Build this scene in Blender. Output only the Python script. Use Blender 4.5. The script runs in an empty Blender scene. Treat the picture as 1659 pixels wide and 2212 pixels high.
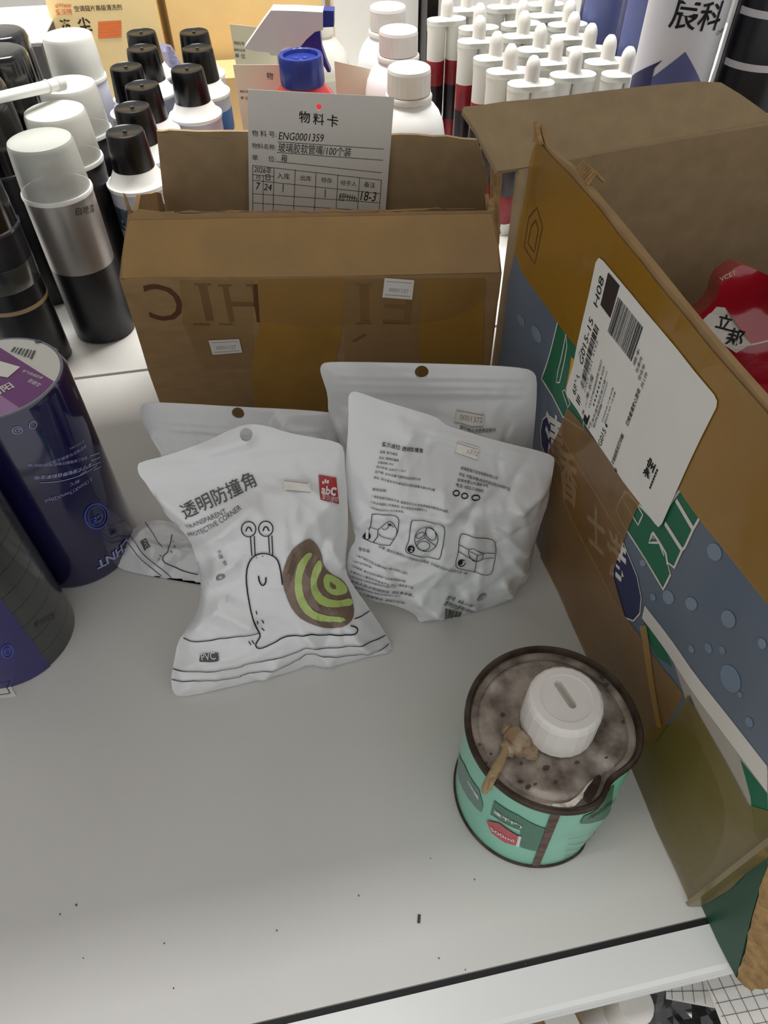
import bpy, bmesh, math, random
import numpy as np
from mathutils import Vector, Matrix, noise, geometry
random.seed(7)
S = bpy.context.scene
COL = S.collection

# ------------------------------------------------------------------ camera
W_PX, H_PX, F_PX = 1659.0, 2212.0, 1534.0
CAM_H = 0.48                                   # metres above the shelf deck
NADIR = (850.0, 2450.0)
YAW = math.radians(10.4)
_d = np.array([NADIR[0]-W_PX/2, NADIR[1]-H_PX/2, F_PX]); _d /= np.linalg.norm(_d)
_up = -_d
_h = np.array([0, 0, 1.0]); _h = _h-_up*(_h@_up); _h /= np.linalg.norm(_h)
_r = np.cross(_h, _up); _r = _r if _r[0] > 0 else -_r
_Y = _h*math.cos(YAW)-_r*math.sin(YAW)
_X = _r*math.cos(YAW)+_h*math.sin(YAW)
ROT = np.stack([_X, _Y, _up])
CAMP = np.array([0, 0, CAM_H])
cam = bpy.data.objects.new('camera', bpy.data.cameras.new('camera')); COL.objects.link(cam)
cam.data.sensor_fit = 'VERTICAL'; cam.data.sensor_height = 24.0
cam.data.lens = 24.0*F_PX/H_PX
cam.data.clip_start = 0.01; cam.data.clip_end = 50
_m = Matrix.Identity(4)
for i in range(3):
    _m[i][0] = ROT[i][0]; _m[i][1] = -ROT[i][1]; _m[i][2] = -ROT[i][2]; _m[i][3] = CAMP[i]
cam.matrix_world = _m
S.camera = cam

# ------------------------------------------------------------------ light
wd = bpy.data.worlds.new('room_ambient'); S.world = wd; wd.use_nodes = True
wd.node_tree.nodes['Background'].inputs[0].default_value = (1.0, 0.997, 0.985, 1)
wd.node_tree.nodes['Background'].inputs[1].default_value = 0.74
def area(name, loc, sx, sy, energy, color, target):
    l = bpy.data.lights.new(name, 'AREA'); l.shape = 'RECTANGLE'; l.size = sx; l.size_y = sy
    l.energy = energy; l.color = color
    o = bpy.data.objects.new(name, l); COL.objects.link(o); o.location = loc
    o.rotation_euler = (Vector(target)-Vector(loc)).to_track_quat('-Z', 'Y').to_euler()
    return o
area('ceiling_lamp_far_aisle', (0.10, 1.22, 2.10), 1.2, 0.25, 85, (1.0, 0.98, 0.93), (0.1, 1.22, 0.1))
area('ceiling_lamp_near_aisle', (-0.45, 0.085, 2.2), 1.2, 0.10, 13.0, (1.0, 0.99, 0.97), (-0.45, 0.085, 0))
S.view_settings.view_transform = 'Standard'; S.view_settings.look = 'None'
S.view_settings.exposure = 0.0; S.view_settings.gamma = 1.0
S.view_settings.use_curve_mapping = False

# ------------------------------------------------------------------ projections used to survey positions
def ray(px, py): return ROT@np.array([px-W_PX/2, py-H_PX/2, F_PX])
def at_z(px, py, z):
    r = ray(px, py); return CAMP+r*((z-CAM_H)/r[2])
def at_y(px, py, y):
    r = ray(px, py); return CAMP+r*(y/r[1])

class Plane:
    """a surveyed flat surface; u along ex, v along ey, optional relief h(u,v) along the normal"""
    def __init__(s, o, ex, ey, h=None, zmin=None):
        s.o = np.array(o, float); s.ex = np.array(ex, float)/np.linalg.norm(ex)
        ey = np.array(ey, float); ey = ey-s.ex*(ey@s.ex); s.ey = ey/np.linalg.norm(ey)
        s.n = np.cross(s.ex, s.ey); s.h = h; s.zmin = zmin
    def hit0(s, px, py, off=0.0):
        r = ray(px, py); t = ((s.o+s.n*off-CAMP)@s.n)/(r@s.n); q = CAMP+r*t-s.o
        return float(q@s.ex), float(q@s.ey)
    def hit(s, px, py):
        u, v = s.hit0(px, py)
        if s.h:
            for _ in range(4): u, v = s.hit0(px, py, s.h(u, v))
        return u, v
    def pt(s, u, v, off=0.0):
        hh = s.h(u, v) if s.h else 0.0
        p = s.o+s.ex*u+s.ey*v+s.n*(hh+off)
        if s.zmin is not None and p[2] < s.zmin+off: p[2] = s.zmin+off
        return p
    def raw(s, u, v, off):
        p = s.o+s.ex*u+s.ey*v+s.n*off
        if s.zmin is not None and p[2] < s.zmin: p[2] = s.zmin
        return p
class Cyl:
    """a vertical cylinder; u = arc length from the side facing the camera (grows to the viewer's right), v = z"""
    def __init__(s, c, r, a0=-math.pi/2, deform=None):
        s.c = np.array(c, float); s.r = r; s.a0 = a0; s.deform = deform
    def hit(s, px, py):
        d = ray(px, py); o = CAMP[:2]-s.c
        A = d[0]**2+d[1]**2; B = 2*(o@d[:2]); C = o@o-s.r**2
        D = B*B-4*A*C
        t = (-B-math.sqrt(max(D, 0)))/(2*A)
        p = CAMP+d*t; a = math.atan2(p[1]-s.c[1], p[0]-s.c[0])-s.a0
        a = (a+math.pi) % (2*math.pi)-math.pi
        return a*s.r, float(p[2])
    def pt(s, u, v, off=0.0):
        a = s.a0+u/s.r; R = s.r+off
        p = np.array([s.c[0]+R*math.cos(a), s.c[1]+R*math.sin(a), v])
        return s.deform(p) if s.deform else p

# ------------------------------------------------------------------ materials
def lin(c):
    return tuple(((x/255)/12.92 if x/255 <= 0.04045 else ((x/255+0.055)/1.055)**2.4) for x in c)
MATS = {}
def mat(name, rgb, rough=0.5, metal=0.0, spec=0.5, var=0.06, vscale=30, bump=0.0, bscale=200, alpha=1.0, coat=0.0,
        rgb2=None, mix_lo=0.45, mix_hi=0.6, stretch=None, trans=0.0, detail=6, rvar=0.0):
    m = bpy.data.materials.new(name); m.use_nodes = True
    nt = m.node_tree; b = nt.nodes['Principled BSDF']
    tc = nt.nodes.new('ShaderNodeTexCoord'); mp = nt.nodes.new('ShaderNodeMapping')
    nt.links.new(tc.outputs['Object'], mp.inputs[0])
    if stretch: mp.inputs['Scale'].default_value = stretch
    n = nt.nodes.new('ShaderNodeTexNoise'); n.inputs['Scale'].default_value = vscale; n.inputs['Detail'].default_value = detail
    nt.links.new(mp.outputs[0], n.inputs['Vector'])
    cr = nt.nodes.new('ShaderNodeValToRGB')
    c = lin(rgb)
    if rgb2 is None:
        a = tuple(max(0, x*(1-var)) for x in c); d = tuple(min(1, x*(1+var)) for x in c)
        cr.color_ramp.elements[0].position = 0.3; cr.color_ramp.elements[1].position = 0.7
    else:
        a = c; d = lin(rgb2)
        cr.color_ramp.elements[0].position = mix_lo; cr.color_ramp.elements[1].position = mix_hi
    cr.color_ramp.elements[0].color = (*a, 1); cr.color_ramp.elements[1].color = (*d, 1)
    nt.links.new(n.outputs['Fac'], cr.inputs[0]); nt.links.new(cr.outputs[0], b.inputs['Base Color'])
    b.inputs['Roughness'].default_value = rough; b.inputs['Metallic'].default_value = metal
    b.inputs['Specular IOR Level'].default_value = spec
    b.inputs['Coat Weight'].default_value = coat; b.inputs['Coat Roughness'].default_value = 0.08
    b.inputs['Alpha'].default_value = alpha; b.inputs['Transmission Weight'].default_value = trans
    if rvar:
        mr = nt.nodes.new('ShaderNodeMapRange'); mr.inputs['To Min'].default_value = rough-rvar; mr.inputs['To Max'].default_value = rough+rvar
        nt.links.new(n.outputs['Fac'], mr.inputs['Value']); nt.links.new(mr.outputs[0], b.inputs['Roughness'])
    if bump:
        n2 = nt.nodes.new('ShaderNodeTexNoise'); n2.inputs['Scale'].default_value = bscale; n2.inputs['Detail'].default_value = 4
        nt.links.new(mp.outputs[0], n2.inputs['Vector'])
        bp = nt.nodes.new('ShaderNodeBump'); bp.inputs['Strength'].default_value = bump; bp.inputs['Distance'].default_value = 0.002
        nt.links.new(n2.outputs['Fac'], bp.inputs['Height']); nt.links.new(bp.outputs[0], b.inputs['Normal'])
    MATS[name] = m
    return m
mat('deck_white', (209, 207, 203), 0.38, var=0.03, vscale=9, bump=0.03, bscale=500)
mat('lip_white', (222, 223, 222), 0.30, var=0.03, vscale=12)
mat('seam_grey', (120, 120, 120), 0.6)
mat('groove_black', (14, 14, 16), 0.6)
mat('dirt', (70, 62, 52), 0.8)
mat('cardboard', (160, 130, 92), 0.85, spec=0.2, var=0.10, vscale=55, bump=0.12, bscale=260, stretch=(1, 1, 2.5))
mat('cardboard_inside', (166, 144, 112), 0.9, spec=0.15, var=0.08, vscale=70, bump=0.1, bscale=300)
mat('cardboard_torn', (158, 128, 88), 0.95, spec=0.1, var=0.25, vscale=160, bump=0.5, bscale=350)
mat('tape_gold', (180, 134, 44), 0.22, spec=0.6, var=0.10, vscale=25, bump=0.10, bscale=60, alpha=0.72, coat=0.5)
mat('tape_gold_dense', (158, 114, 24), 0.28, spec=0.6, var=0.08, vscale=12, bump=0.10, bscale=45, alpha=0.86, coat=0.4)
mat('tape_clear', (178, 140, 84), 0.18, spec=0.7, var=0.08, vscale=30, bump=0.25, bscale=70, alpha=0.35, coat=0.6)
mat('tape_brown', (150, 106, 36), 0.28, spec=0.5, var=0.15, vscale=14, bump=0.12, bscale=50, alpha=0.66, coat=0.4)
mat('tape_olive', (122, 102, 44), 0.30, spec=0.5, var=0.15, vscale=10, bump=0.10, bscale=40, alpha=0.72, coat=0.3)
mat('tape_corner', (116, 98, 46), 0.3, spec=0.5, var=0.12, vscale=30, coat=0.4)
mat('box_ink', (96, 66, 44), 0.9, spec=0.2)
mat('box_ink_red', (112, 62, 48), 0.9, spec=0.2)
mat('paper', (232, 230, 224), 0.75, spec=0.3, var=0.02)
mat('paper_cream', (226, 220, 196), 0.75, spec=0.3, var=0.02)
mat('ink', (28, 28, 30), 0.7, spec=0.3)
mat('ink_grey', (92, 92, 92), 0.7, spec=0.3)
mat('ink_faint', (176, 150, 150), 0.7, spec=0.3)
mat('ink_brown', (62, 48, 40), 0.7, spec=0.3)
mat('bag_white', (226, 227, 229), 0.24, spec=0.6, var=0.02, vscale=20, bump=0.05, bscale=120, coat=0.35)
mat('logo_red', (172, 44, 50), 0.35, var=0.05)
mat('logo_white', (228, 226, 226), 0.4, var=0.01)
mat('shell_green', (178, 200, 116), 0.3, var=0.06, vscale=60, coat=0.3)
mat('shell_brown', (122, 100, 88), 0.3, var=0.15, vscale=80, coat=0.3)
mat('window_film', (235, 235, 225), 0.12, spec=0.8, alpha=0.10, coat=1.0, bump=0.3, bscale=60)
mat('print_blue', (94, 106, 124), 0.55, spec=0.4, rgb2=(116, 124, 134), vscale=5, mix_lo=0.35, mix_hi=0.7)
mat('print_beige', (172, 164, 152), 0.55, var=0.06)
mat('print_white', (222, 216, 208), 0.55, var=0.02)
mat('print_green', (26, 104, 74), 0.5, var=0.06)
mat('print_olive', (92, 98, 30), 0.5, var=0.15, vscale=20)
mat('print_navy', (34, 38, 84), 0.5, var=0.05)
mat('print_drop', (122, 140, 160), 0.25, var=0.05, coat=0.4)
mat('box_green', (5, 68, 44), 0.45, var=0.05)
mat('sticker_yellow', (214, 160, 40), 0.5)
mat('dark_square', (44, 30, 28), 0.6)
mat('red_film', (172, 22, 42), 0.18, spec=0.7, var=0.12, vscale=18, bump=0.3, bscale=45, coat=0.6)
mat('can_green', (122, 196, 170), 0.32, var=0.05, vscale=40, coat=0.3)
mat('can_darkgreen', (48, 110, 84), 0.35, var=0.06)
mat('can_greygreen', (98, 130, 120), 0.35, var=0.06)
mat('can_red', (186, 64, 74), 0.35, var=0.05)
mat('lid_metal', (176, 166, 156), 0.38, metal=0.35, rgb2=(74, 58, 46), vscale=62, mix_lo=0.38, mix_hi=0.70, bump=0.25, bscale=160, rvar=0.12, detail=12)
mat('rim_rust', (84, 72, 62), 0.45, metal=0.5, rgb2=(58, 44, 36), vscale=70, mix_lo=0.4, mix_hi=0.6, bump=0.2, bscale=200)
mat('bare_metal', (232, 226, 218), 0.3, metal=0.15, rgb2=(120, 96, 80), vscale=140, mix_lo=0.55, mix_hi=0.7)
mat('seam_rust', (104, 78, 68), 0.6, rgb2=(70, 50, 42), vscale=160, mix_lo=0.4, mix_hi=0.6)
mat('glue_amber', (150, 122, 88), 0.22, rgb2=(196, 182, 160), vscale=70, mix_lo=0.45, mix_hi=0.65, alpha=0.85, coat=0.5)
mat('stain', (58, 46, 38), 0.6, alpha=0.75)
mat('cap_white', (232, 228, 222), 0.42, var=0.03, vscale=60)
mat('cap_recess', (216, 210, 202), 0.5)
mat('white_plastic', (236, 236, 232), 0.38, var=0.02)
mat('frosted', (226, 226, 218), 0.32, spec=0.5, var=0.02, alpha=0.74)
mat('frosted_clear', (204, 206, 200), 0.30, spec=0.5, var=0.02, alpha=0.66)
mat('milky', (238, 238, 230), 0.35, var=0.02, alpha=0.92)
mat('clear_plastic', (228, 232, 234), 0.1, spec=0.6, var=0.02, alpha=0.28, coat=0.6)
mat('valve_cream', (224, 206, 170), 0.5)
mat('black_gloss', (10, 10, 12), 0.16, spec=0.6, coat=0.4)
mat('black_satin', (8, 8, 9), 0.30, spec=0.35)
mat('can_black', (20, 21, 26), 0.35, spec=0.4, rgb2=(36, 37, 46), vscale=60, mix_lo=0.55, mix_hi=0.75)
mat('can_silver', (146, 142, 138), 0.34, metal=0.55, var=0.08, vscale=10, stretch=(6, 6, 0.4))
mat('can_white', (222, 222, 230), 0.35, var=0.03)
mat('can_lavender', (186, 186, 200), 0.35, var=0.06)
mat('can_teal', (50, 66, 82), 0.35, rgb2=(150, 162, 172), vscale=170, mix_lo=0.6, mix_hi=0.66)
mat('can_bluelabel', (52, 92, 150), 0.35, var=0.1)
mat('shoulder_white', (238, 238, 236), 0.22, spec=0.6, var=0.01)
mat('tape_blue', (22, 20, 66), 0.12, spec=0.5, var=0.08, vscale=20, bump=0.02, bscale=40, coat=0.8)
mat('tape_dark', (52, 54, 52), 0.22, spec=0.5, var=0.15, vscale=14, bump=0.06, bscale=40, coat=0.6)
mat('tape_navy_band', (38, 32, 96), 0.2, spec=0.5, coat=0.6)
mat('tape_ring', (58, 56, 66), 0.3, coat=0.5)
mat('wrap_edge', (190, 194, 200), 0.1, spec=0.8, alpha=0.35, coat=1.0)
mat('disc_white', (214, 212, 206), 0.5, var=0.02)
mat('disc_purple', (112, 52, 118), 0.5, var=0.05)
mat('disc_lilac', (160, 118, 164), 0.5, var=0.05)
mat('print_pale', (150, 156, 196), 0.4)
mat('print_blue2', (66, 84, 170), 0.4)
mat('bottle_white', (240, 240, 240), 0.4, var=0.01)
mat('bottle_red', (190, 34, 46), 0.3, var=0.05, coat=0.3)
mat('cap_blue', (26, 44, 128), 0.35, var=0.05)
mat('sprayer_white', (206, 202, 204), 0.4, var=0.02)
mat('label_red', (132, 30, 38), 0.35, var=0.15, vscale=90)
mat('label_black', (30, 22, 28), 0.35, rgb2=(120, 96, 60), vscale=150, mix_lo=0.66, mix_hi=0.7)
mat('carton_yellow', (238, 212, 154), 0.7, var=0.03)
mat('carton_orange', (236, 204, 142), 0.7, var=0.03)
mat('carton_tan', (190, 158, 110), 0.8, var=0.05)
mat('ink_orange', (226, 120, 60), 0.7)
mat('film_blue', (150, 156, 200), 0.15, alpha=0.5, coat=0.8, rgb2=(30, 44, 150), vscale=22, mix_lo=0.5, mix_hi=0.6)
mat('black_film', (22, 22, 24), 0.15, coat=0.8, bump=0.6, bscale=60)
mat('chen_white', (226, 226, 234), 0.35, var=0.02)
mat('chen_black', (26, 26, 34), 0.35, var=0.1)
mat('chen_blue', (96, 104, 156), 0.35, var=0.05)
mat('chen_navy', (40, 42, 92), 0.35, var=0.05)
mat('dark_box', (70, 68, 70), 0.6)
mat('panel_grey', (112, 110, 106), 0.6)
mat('floor_grey', (120, 118, 114), 0.6, var=0.1)
mat('wall_paint', (214, 212, 204), 0.8, var=0.03)
mat('straw', (158, 134, 98), 0.5, var=0.1)

# ------------------------------------------------------------------ mesh helpers
class MB:
    def __init__(s): s.v = []; s.f = []; s.smooth = False
    def add(s, verts, faces):
        k = len(s.v); s.v += [tuple(map(float, p)) for p in verts]; s.f += [tuple(k+i for i in f) for f in faces]; return s
    def box(s, c, d, rz=0.0):
        cx, cy, cz = c; dx, dy, dz = (x/2 for x in d); co, si = math.cos(rz), math.sin(rz); vs = []
        for z in (-dz, dz):
            for x, y in ((-dx, -dy), (dx, -dy), (dx, dy), (-dx, dy)):
                vs.append((cx+x*co-y*si, cy+x*si+y*co, cz+z))
        return s.add(vs, [(3, 2, 1, 0), (4, 5, 6, 7), (0, 1, 5, 4), (1, 2, 6, 5), (2, 3, 7, 6), (3, 0, 4, 7)])
    def lathe(s, c, prof, n=40, rib=0.0, nrib=0, deform=None):
        """prof: list of (r,z); closed where r==0"""
        k = []; vs = []
        for r, z in prof:
            row = []
            if r <= 1e-6:
                vs.append((c[0], c[1], c[2]+z)); row = [len(vs)-1]*n
            else:
                for i in range(n):
                    a = 2*math.pi*i/n; rr = r*(1+(rib*(1 if (i*nrib//n) % 2 else -1) if nrib else 0))
                    p = (c[0]+rr*math.cos(a), c[1]+rr*math.sin(a), c[2]+z)
                    vs.append(tuple(deform(np.array(p))) if deform else p); row.append(len(vs)-1)
            k.append(row)
        fs = []
        for a, b in zip(k[:-1], k[1:]):
            for i in range(n):
                j = (i+1) % n; q = [a[i], a[j], b[j], b[i]]
                q2 = [x for t, x in enumerate(q) if x not in q[:t]]
                if len(q2) >= 3: fs.append(tuple(q2))
        return s.add(vs, fs)
    def tube(s, pts, r, n=8, caps=True):
        pts = [np.array(p, float) for p in pts]; rs = r if hasattr(r, '__len__') else [r]*len(pts)
        vs = []; fs = []; nrm = None
        for i, p in enumerate(pts):
            t = pts[min(i+1, len(pts)-1)]-pts[max(i-1, 0)]; t /= np.linalg.norm(t)+1e-12
            if nrm is None:
                nrm = np.cross(t, [0, 0, 1.0])
                if np.linalg.norm(nrm) < 1e-3: nrm = np.cross(t, [0, 1.0, 0])
            nrm = nrm-t*(nrm@t); nrm /= np.linalg.norm(nrm); b = np.cross(t, nrm)
            for k in range(n):
                a = 2*math.pi*k/n; vs.append(p+rs[i]*(nrm*math.cos(a)+b*math.sin(a)))
        for i in range(len(pts)-1):
            for k in range(n):
                fs.append((i*n+k, i*n+(k+1) % n, (i+1)*n+(k+1) % n, (i+1)*n+k))
        if caps: fs.append(tuple(range(n-1, -1, -1))); fs.append(tuple((len(pts)-1)*n+k for k in range(n)))
        return s.add(vs, fs)
    def hull_prism(s, poly, o, ex, ey, n, t):
        """polygon in (ex,ey) extruded +-t/2 along n"""
        o, ex, ey, n = (np.array(x, float) for x in (o, ex, ey, n)); m = len(poly)
        vs = [o+ex*u+ey*v+n*(t/2) for u, v in poly]+[o+ex*u+ey*v-n*(t/2) for u, v in poly]
        fs = [tuple(range(m)), tuple(range(2*m-1, m-1, -1))]+[(i, m+i, m+(i+1) % m, (i+1) % m) for i in range(m)]
        return s.add(vs, fs)
def resample(poly, step, closed=True):
    out = []; m = len(poly)
    for i in range(m if closed else m-1):
        a = poly[i]; b = poly[(i+1) % m]; L = math.hypot(b[0]-a[0], b[1]-a[1]); k = max(1, int(math.ceil(L/step)))
        for j in range(k): out.append((a[0]+(b[0]-a[0])*j/k, a[1]+(b[1]-a[1])*j/k))
    if not closed: out.append(tuple(poly[-1]))
    return out
def smooth_poly(poly, it=1, closed=True):
    for _ in range(it):
        q = []; m = len(poly)
        for i in range(m if closed else m-1):
            a = poly[i]; b = poly[(i+1) % m]
            q += [(0.75*a[0]+0.25*b[0], 0.75*a[1]+0.25*b[1]), (0.25*a[0]+0.75*b[0], 0.25*a[1]+0.75*b[1])]
        if not closed: q = [tuple(poly[0])]+q+[tuple(poly[-1])]
        poly = q
    return poly
def inside(P, poly):
    x, y = P[:, 0], P[:, 1]; r = np.zeros(len(P), bool); m = len(poly)
    for i in range(m):
        x1, y1 = poly[i]; x2, y2 = poly[(i+1) % m]
        if y1 == y2: continue
        c = ((y1 > y) != (y2 > y)) & (x < (x2-x1)*(y-y1)/(y2-y1)+x1); r ^= c
    return r
def edge_dist(P, poly):
    d = np.full(len(P), 1e9); A = np.array(poly); B = np.roll(A, -1, 0)
    for a, b in zip(A, B):
        ab = b-a; t = np.clip(((P-a)@ab)/(ab@ab+1e-15), 0, 1); d = np.minimum(d, np.linalg.norm(P-a-t[:, None]*ab, axis=1))
    return d
def triangulate(poly, step, holes=()):
    poly = resample(poly, step); holes = [resample(h, step) for h in holes]
    A = np.array(poly); lo, hi = A.min(0), A.max(0)
    gx = np.arange(lo[0]+step/2, hi[0], step); gy = np.arange(lo[1]+step/2, hi[1], step)
    G = np.array([(x+(step/2 if j % 2 else 0), y) for j, y in enumerate(gy) for x in gx]) if len(gx) and len(gy) else np.zeros((0, 2))
    if len(G):
        k = inside(G, poly) & (edge_dist(G, poly) > step*0.45)
        for h in holes: k &= ~inside(G, h) & (edge_dist(G, h) > step*0.45)
        G = G[k]
    V = [Vector(p) for p in poly]; E = [(i, (i+1) % len(poly)) for i in range(len(poly))]
    for h in holes:
        b = len(V); V += [Vector(p) for p in h]; E += [(b+i, b+(i+1) % len(h)) for i in range(len(h))]
    V += [Vector(p) for p in G]
    r = geometry.delaunay_2d_cdt(V, E, [], 0, 1e-7)
    vs = [(v.x, v.y) for v in r[0]]; T = [tuple(t) for t in r[2]]
    C = np.array([np.mean([vs[i] for i in t], axis=0) for t in T])
    k = inside(C, poly)
    for h in holes: k &= ~inside(C, h)
    T = [t for t, q in zip(T, k) if q]
    out = []
    for t in T:
        (x0, y0), (x1, y1), (x2, y2) = (vs[i] for i in t)
        out.append(t if (x1-x0)*(y2-y0)-(x2-x0)*(y1-y0) > 0 else t[::-1])
    return vs, out
def shell(mb, surf, poly, step, hb, holes=(), front=None, back=None):
    """closed solid over a polygon of a surface: front follows the relief (or front(u,v)), back lies hb behind the base plane"""
    vs, T = triangulate(poly, step, holes); n = len(vs)
    F = [front(u, v) if front else surf.pt(u, v) for u, v in vs]
    B = [back(u, v) if back else surf.raw(u, v, -hb) for u, v in vs]
    cnt = {}
    for t in T:
        for i in range(3):
            e = (t[i], t[(i+1) % 3]); cnt[e] = 1
    side = [(a, b) for a, b in cnt if (b, a) not in cnt]
    mb.add(F+B, [t for t in T]+[tuple(n+i for i in t[::-1]) for t in T]+[(b, a, n+a, n+b) for a, b in side])
def film(mb, surf, poly, step, off, holes=()):
    """thin print / tape skin that follows a surface"""
    vs, T = triangulate(poly, step, holes)
    mb.add([surf.pt(u, v, off) for u, v in vs], T)

def obj(name, mb, m, parent=None, smooth=False, label=None):
    me = bpy.data.meshes.new(name)
    base = Vector((0, 0, 0)); q = parent
    while q is not None: base += Vector(q.location); q = q.parent
    vs = [(a-base.x, b-base.y, c-base.z) for a, b, c in mb.v]
    me.from_pydata(vs, [], mb.f); me.update()
    me.materials.append(MATS[m])
    if smooth:
        bm = bmesh.new(); bm.from_mesh(me)
        for f in bm.faces: f.smooth = True
        for e in bm.edges:
            if len(e.link_faces) == 2 and e.calc_face_angle(0) > math.radians(38): e.smooth = False
        bm.to_mesh(me); bm.free()
    o = bpy.data.objects.new(name, me); COL.objects.link(o)
    if parent is not None: o.parent = parent
    if label: o['label'] = label
    return o
def tag(o, label, cat, group=None, kind=None):
    o['label'] = label; o['category'] = cat
    if group: o['group'] = group
    if kind: o['kind'] = kind
    return o
def thing(name, label, cat, loc, group=None):
    o = bpy.data.objects.new(name, None); COL.objects.link(o); o.location = loc; o.empty_display_size = 0.02
    return tag(o, label, cat, group)
def single(name, mb, m, label, cat, loc=(0, 0, 0), smooth=False, group=None):
    e = MB(); e.v = [(a-loc[0], b-loc[1], c-loc[2]) for a, b, c in mb.v]; e.f = mb.f
    o = obj(name, e, m, None, smooth); o.location = loc
    return tag(o, label, cat, group)
def dup(root, loc, label, group=None, rz=0.0):
    r = root.copy(); COL.objects.link(r); r.location = loc; r.rotation_euler = (0, 0, rz); r['label'] = label
    if group: r['group'] = group
    for ch in list(root.children):
        c = ch.copy(); COL.objects.link(c); c.parent = r
        for g in list(ch.children):
            d = g.copy(); COL.objects.link(d); d.parent = c
    return r

# ------------------------------------------------------------------ print helpers
_tcache = {}
def glyphs(s, bold=0.0, shear=0.0):
    k = (s, bold, shear)
    if k not in _tcache:
        c = bpy.data.curves.new('t', 'FONT'); c.body = s; c.offset = bold; c.shear = shear; c.resolution_u = 3
        o = bpy.data.objects.new('t', c); COL.objects.link(o)
        me = bpy.data.meshes.new_from_object(o.evaluated_get(bpy.context.evaluated_depsgraph_get()))
        vs = [(v.co.x, v.co.y) for v in me.vertices]; fs = [tuple(p.vertices) for p in me.polygons]
        bpy.data.objects.remove(o); bpy.data.curves.remove(c); bpy.data.meshes.remove(me)
        x0 = min([v[0] for v in vs] or [0]); x1 = max([v[0] for v in vs] or [1])
        _tcache[k] = ([((x-x0)/(x1-x0), y/(x1-x0)) for x, y in vs], fs)
    return _tcache[k]
def text(mb, surf, s, p0, p1, off, asp=1.0, bold=0.0, shear=0.0, uv=False):
    """lettering along the line p0-p1 of a surface (survey points, or surface coordinates when uv)"""
    a = np.array(p0 if uv else surf.hit(*p0)); b = np.array(p1 if uv else surf.hit(*p1))
    d = b-a; n = np.array([-d[1], d[0]])*asp
    vs, fs = glyphs(s, bold, shear)
    mb.add([surf.pt(*(a+d*x+n*y), off) for x, y in vs], fs)
def stroke(mb, surf, pts, w, off, uv=False, smooth=1, closed=False, step=0.002):
    P = [tuple(p) if uv else surf.hit(*p) for p in pts]
    if smooth: P = smooth_poly(P, smooth, closed)
    P = resample(P, step, closed)
    m = len(P); vs = []; fs = []
    for i, p in enumerate(P):
        q0 = P[(i-1) % m] if closed or i else P[i]; q1 = P[(i+1) % m] if closed or i < m-1 else P[i]
        t = np.array(q1)-np.array(q0); t = t/(np.linalg.norm(t)+1e-12); n = np.array([-t[1], t[0]])*w/2
        vs += [surf.pt(p[0]+n[0], p[1]+n[1], off), surf.pt(p[0]-n[0], p[1]-n[1], off)]
    for i in range(m if closed else m-1):
        j = (i+1) % m; fs.append((2*i, 2*i+1, 2*j+1, 2*j))
    mb.add(vs, fs)
def patch(mb, surf, pts, off, step=0.01, uv=False, smooth=0):
    P = [tuple(p) if uv else surf.hit(*p) for p in pts]
    if smooth: P = smooth_poly(P, smooth)
    film(mb, surf, P, step, off)
def ell(cx, cy, rx, ry, n=24, rot=0.0, a0=0.0, a1=2*math.pi):
    co, si = math.cos(rot), math.sin(rot); out = []
    for i in range(n):
        a = a0+(a1-a0)*i/(n if abs(a1-a0-2*math.pi) < 1e-6 else n-1); x, y = rx*math.cos(a), ry*math.sin(a)
        out.append((cx+x*co-y*si, cy+x*si+y*co))
    return out
def nz(x, y, z=0.0): return noise.noise(Vector((x, y, z)))

# ================================================================== the shelf and the room
DECK_Y0, DECK_Y1 = 0.0600, 0.667
t = thing('metal_shelf', 'white metal shelf in the foreground with a black groove along its front lip', 'shelf', (0, 0.3, -0.03))
m = MB(); m.box((0.05, (DECK_Y0+DECK_Y1)/2, -0.010), (2.1, DECK_Y1-DECK_Y0, 0.020)); obj('deck', m, 'deck_white', t)
m = MB(); m.box((0.05, 0.0582, -0.014), (2.1, 0.0045, 0.016)); obj('groove_strip', m, 'groove_black', t)
m = MB(); prof = [(0.0562, -0.001), (0.036, -0.0015), (0.0335, -0.003), (0.0322, -0.006), (0.0318, -0.0085), (0.0326, -0.0092), (0.0326, -0.0100), (0.0316, -0.0108), (0.0314, -0.0135), (0.0322, -0.0142), (0.0322, -0.0148), (0.0313, -0.0155), (0.0315, -0.020), (0.034, -0.022), (0.0562, -0.022)]
k = len(prof); m.add([(-1.0, y, z) for y, z in prof]+[(1.1, y, z) for y, z in prof],
                     [(i, (i+1) % k, k+(i+1) % k, k+i) for i in range(k)]+[tuple(range(k-1, -1, -1)), tuple(range(k, 2*k))])
obj('front_lip', m, 'lip_white', t)
dm = MB()
rnd = random.Random(3)
for (px, py, s) in [(905, 1985, 3.2), (165, 1955, 1.2), (130, 1975, .8), (355, 2038, .8), (598, 2010, .9), (775, 1935, .9), (1025, 1900, .9), (1135, 2083, 1.1), (375, 2135, .8), (930, 1855, .6), (948, 2070, .9), (1005, 2095, .7), (640, 2190, .6), (180, 2070, .6), (1160, 2050, .8)]:
    p = at_z(px, py, 0.0); a = rnd.uniform(-0.6, 0.6)
    if py > 2040 and px > 1100: p = at_z(px, py, -0.0012)
    L = 0.0009*s; dm.box((p[0], p[1], p[2]+0.0003), (L*(0.7 if s < 2 else 0.6), L*(1 if s < 2 else 1.6), 0.0006), a)
o = obj('dust_specks', dm, 'dirt', t); o['kind'] = 'stuff'
t = thing('metal_shelf', 'white metal shelf deck behind the seam, carrying the spray cans and bottles', 'shelf', (0, 1.2, -0.03))
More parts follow.
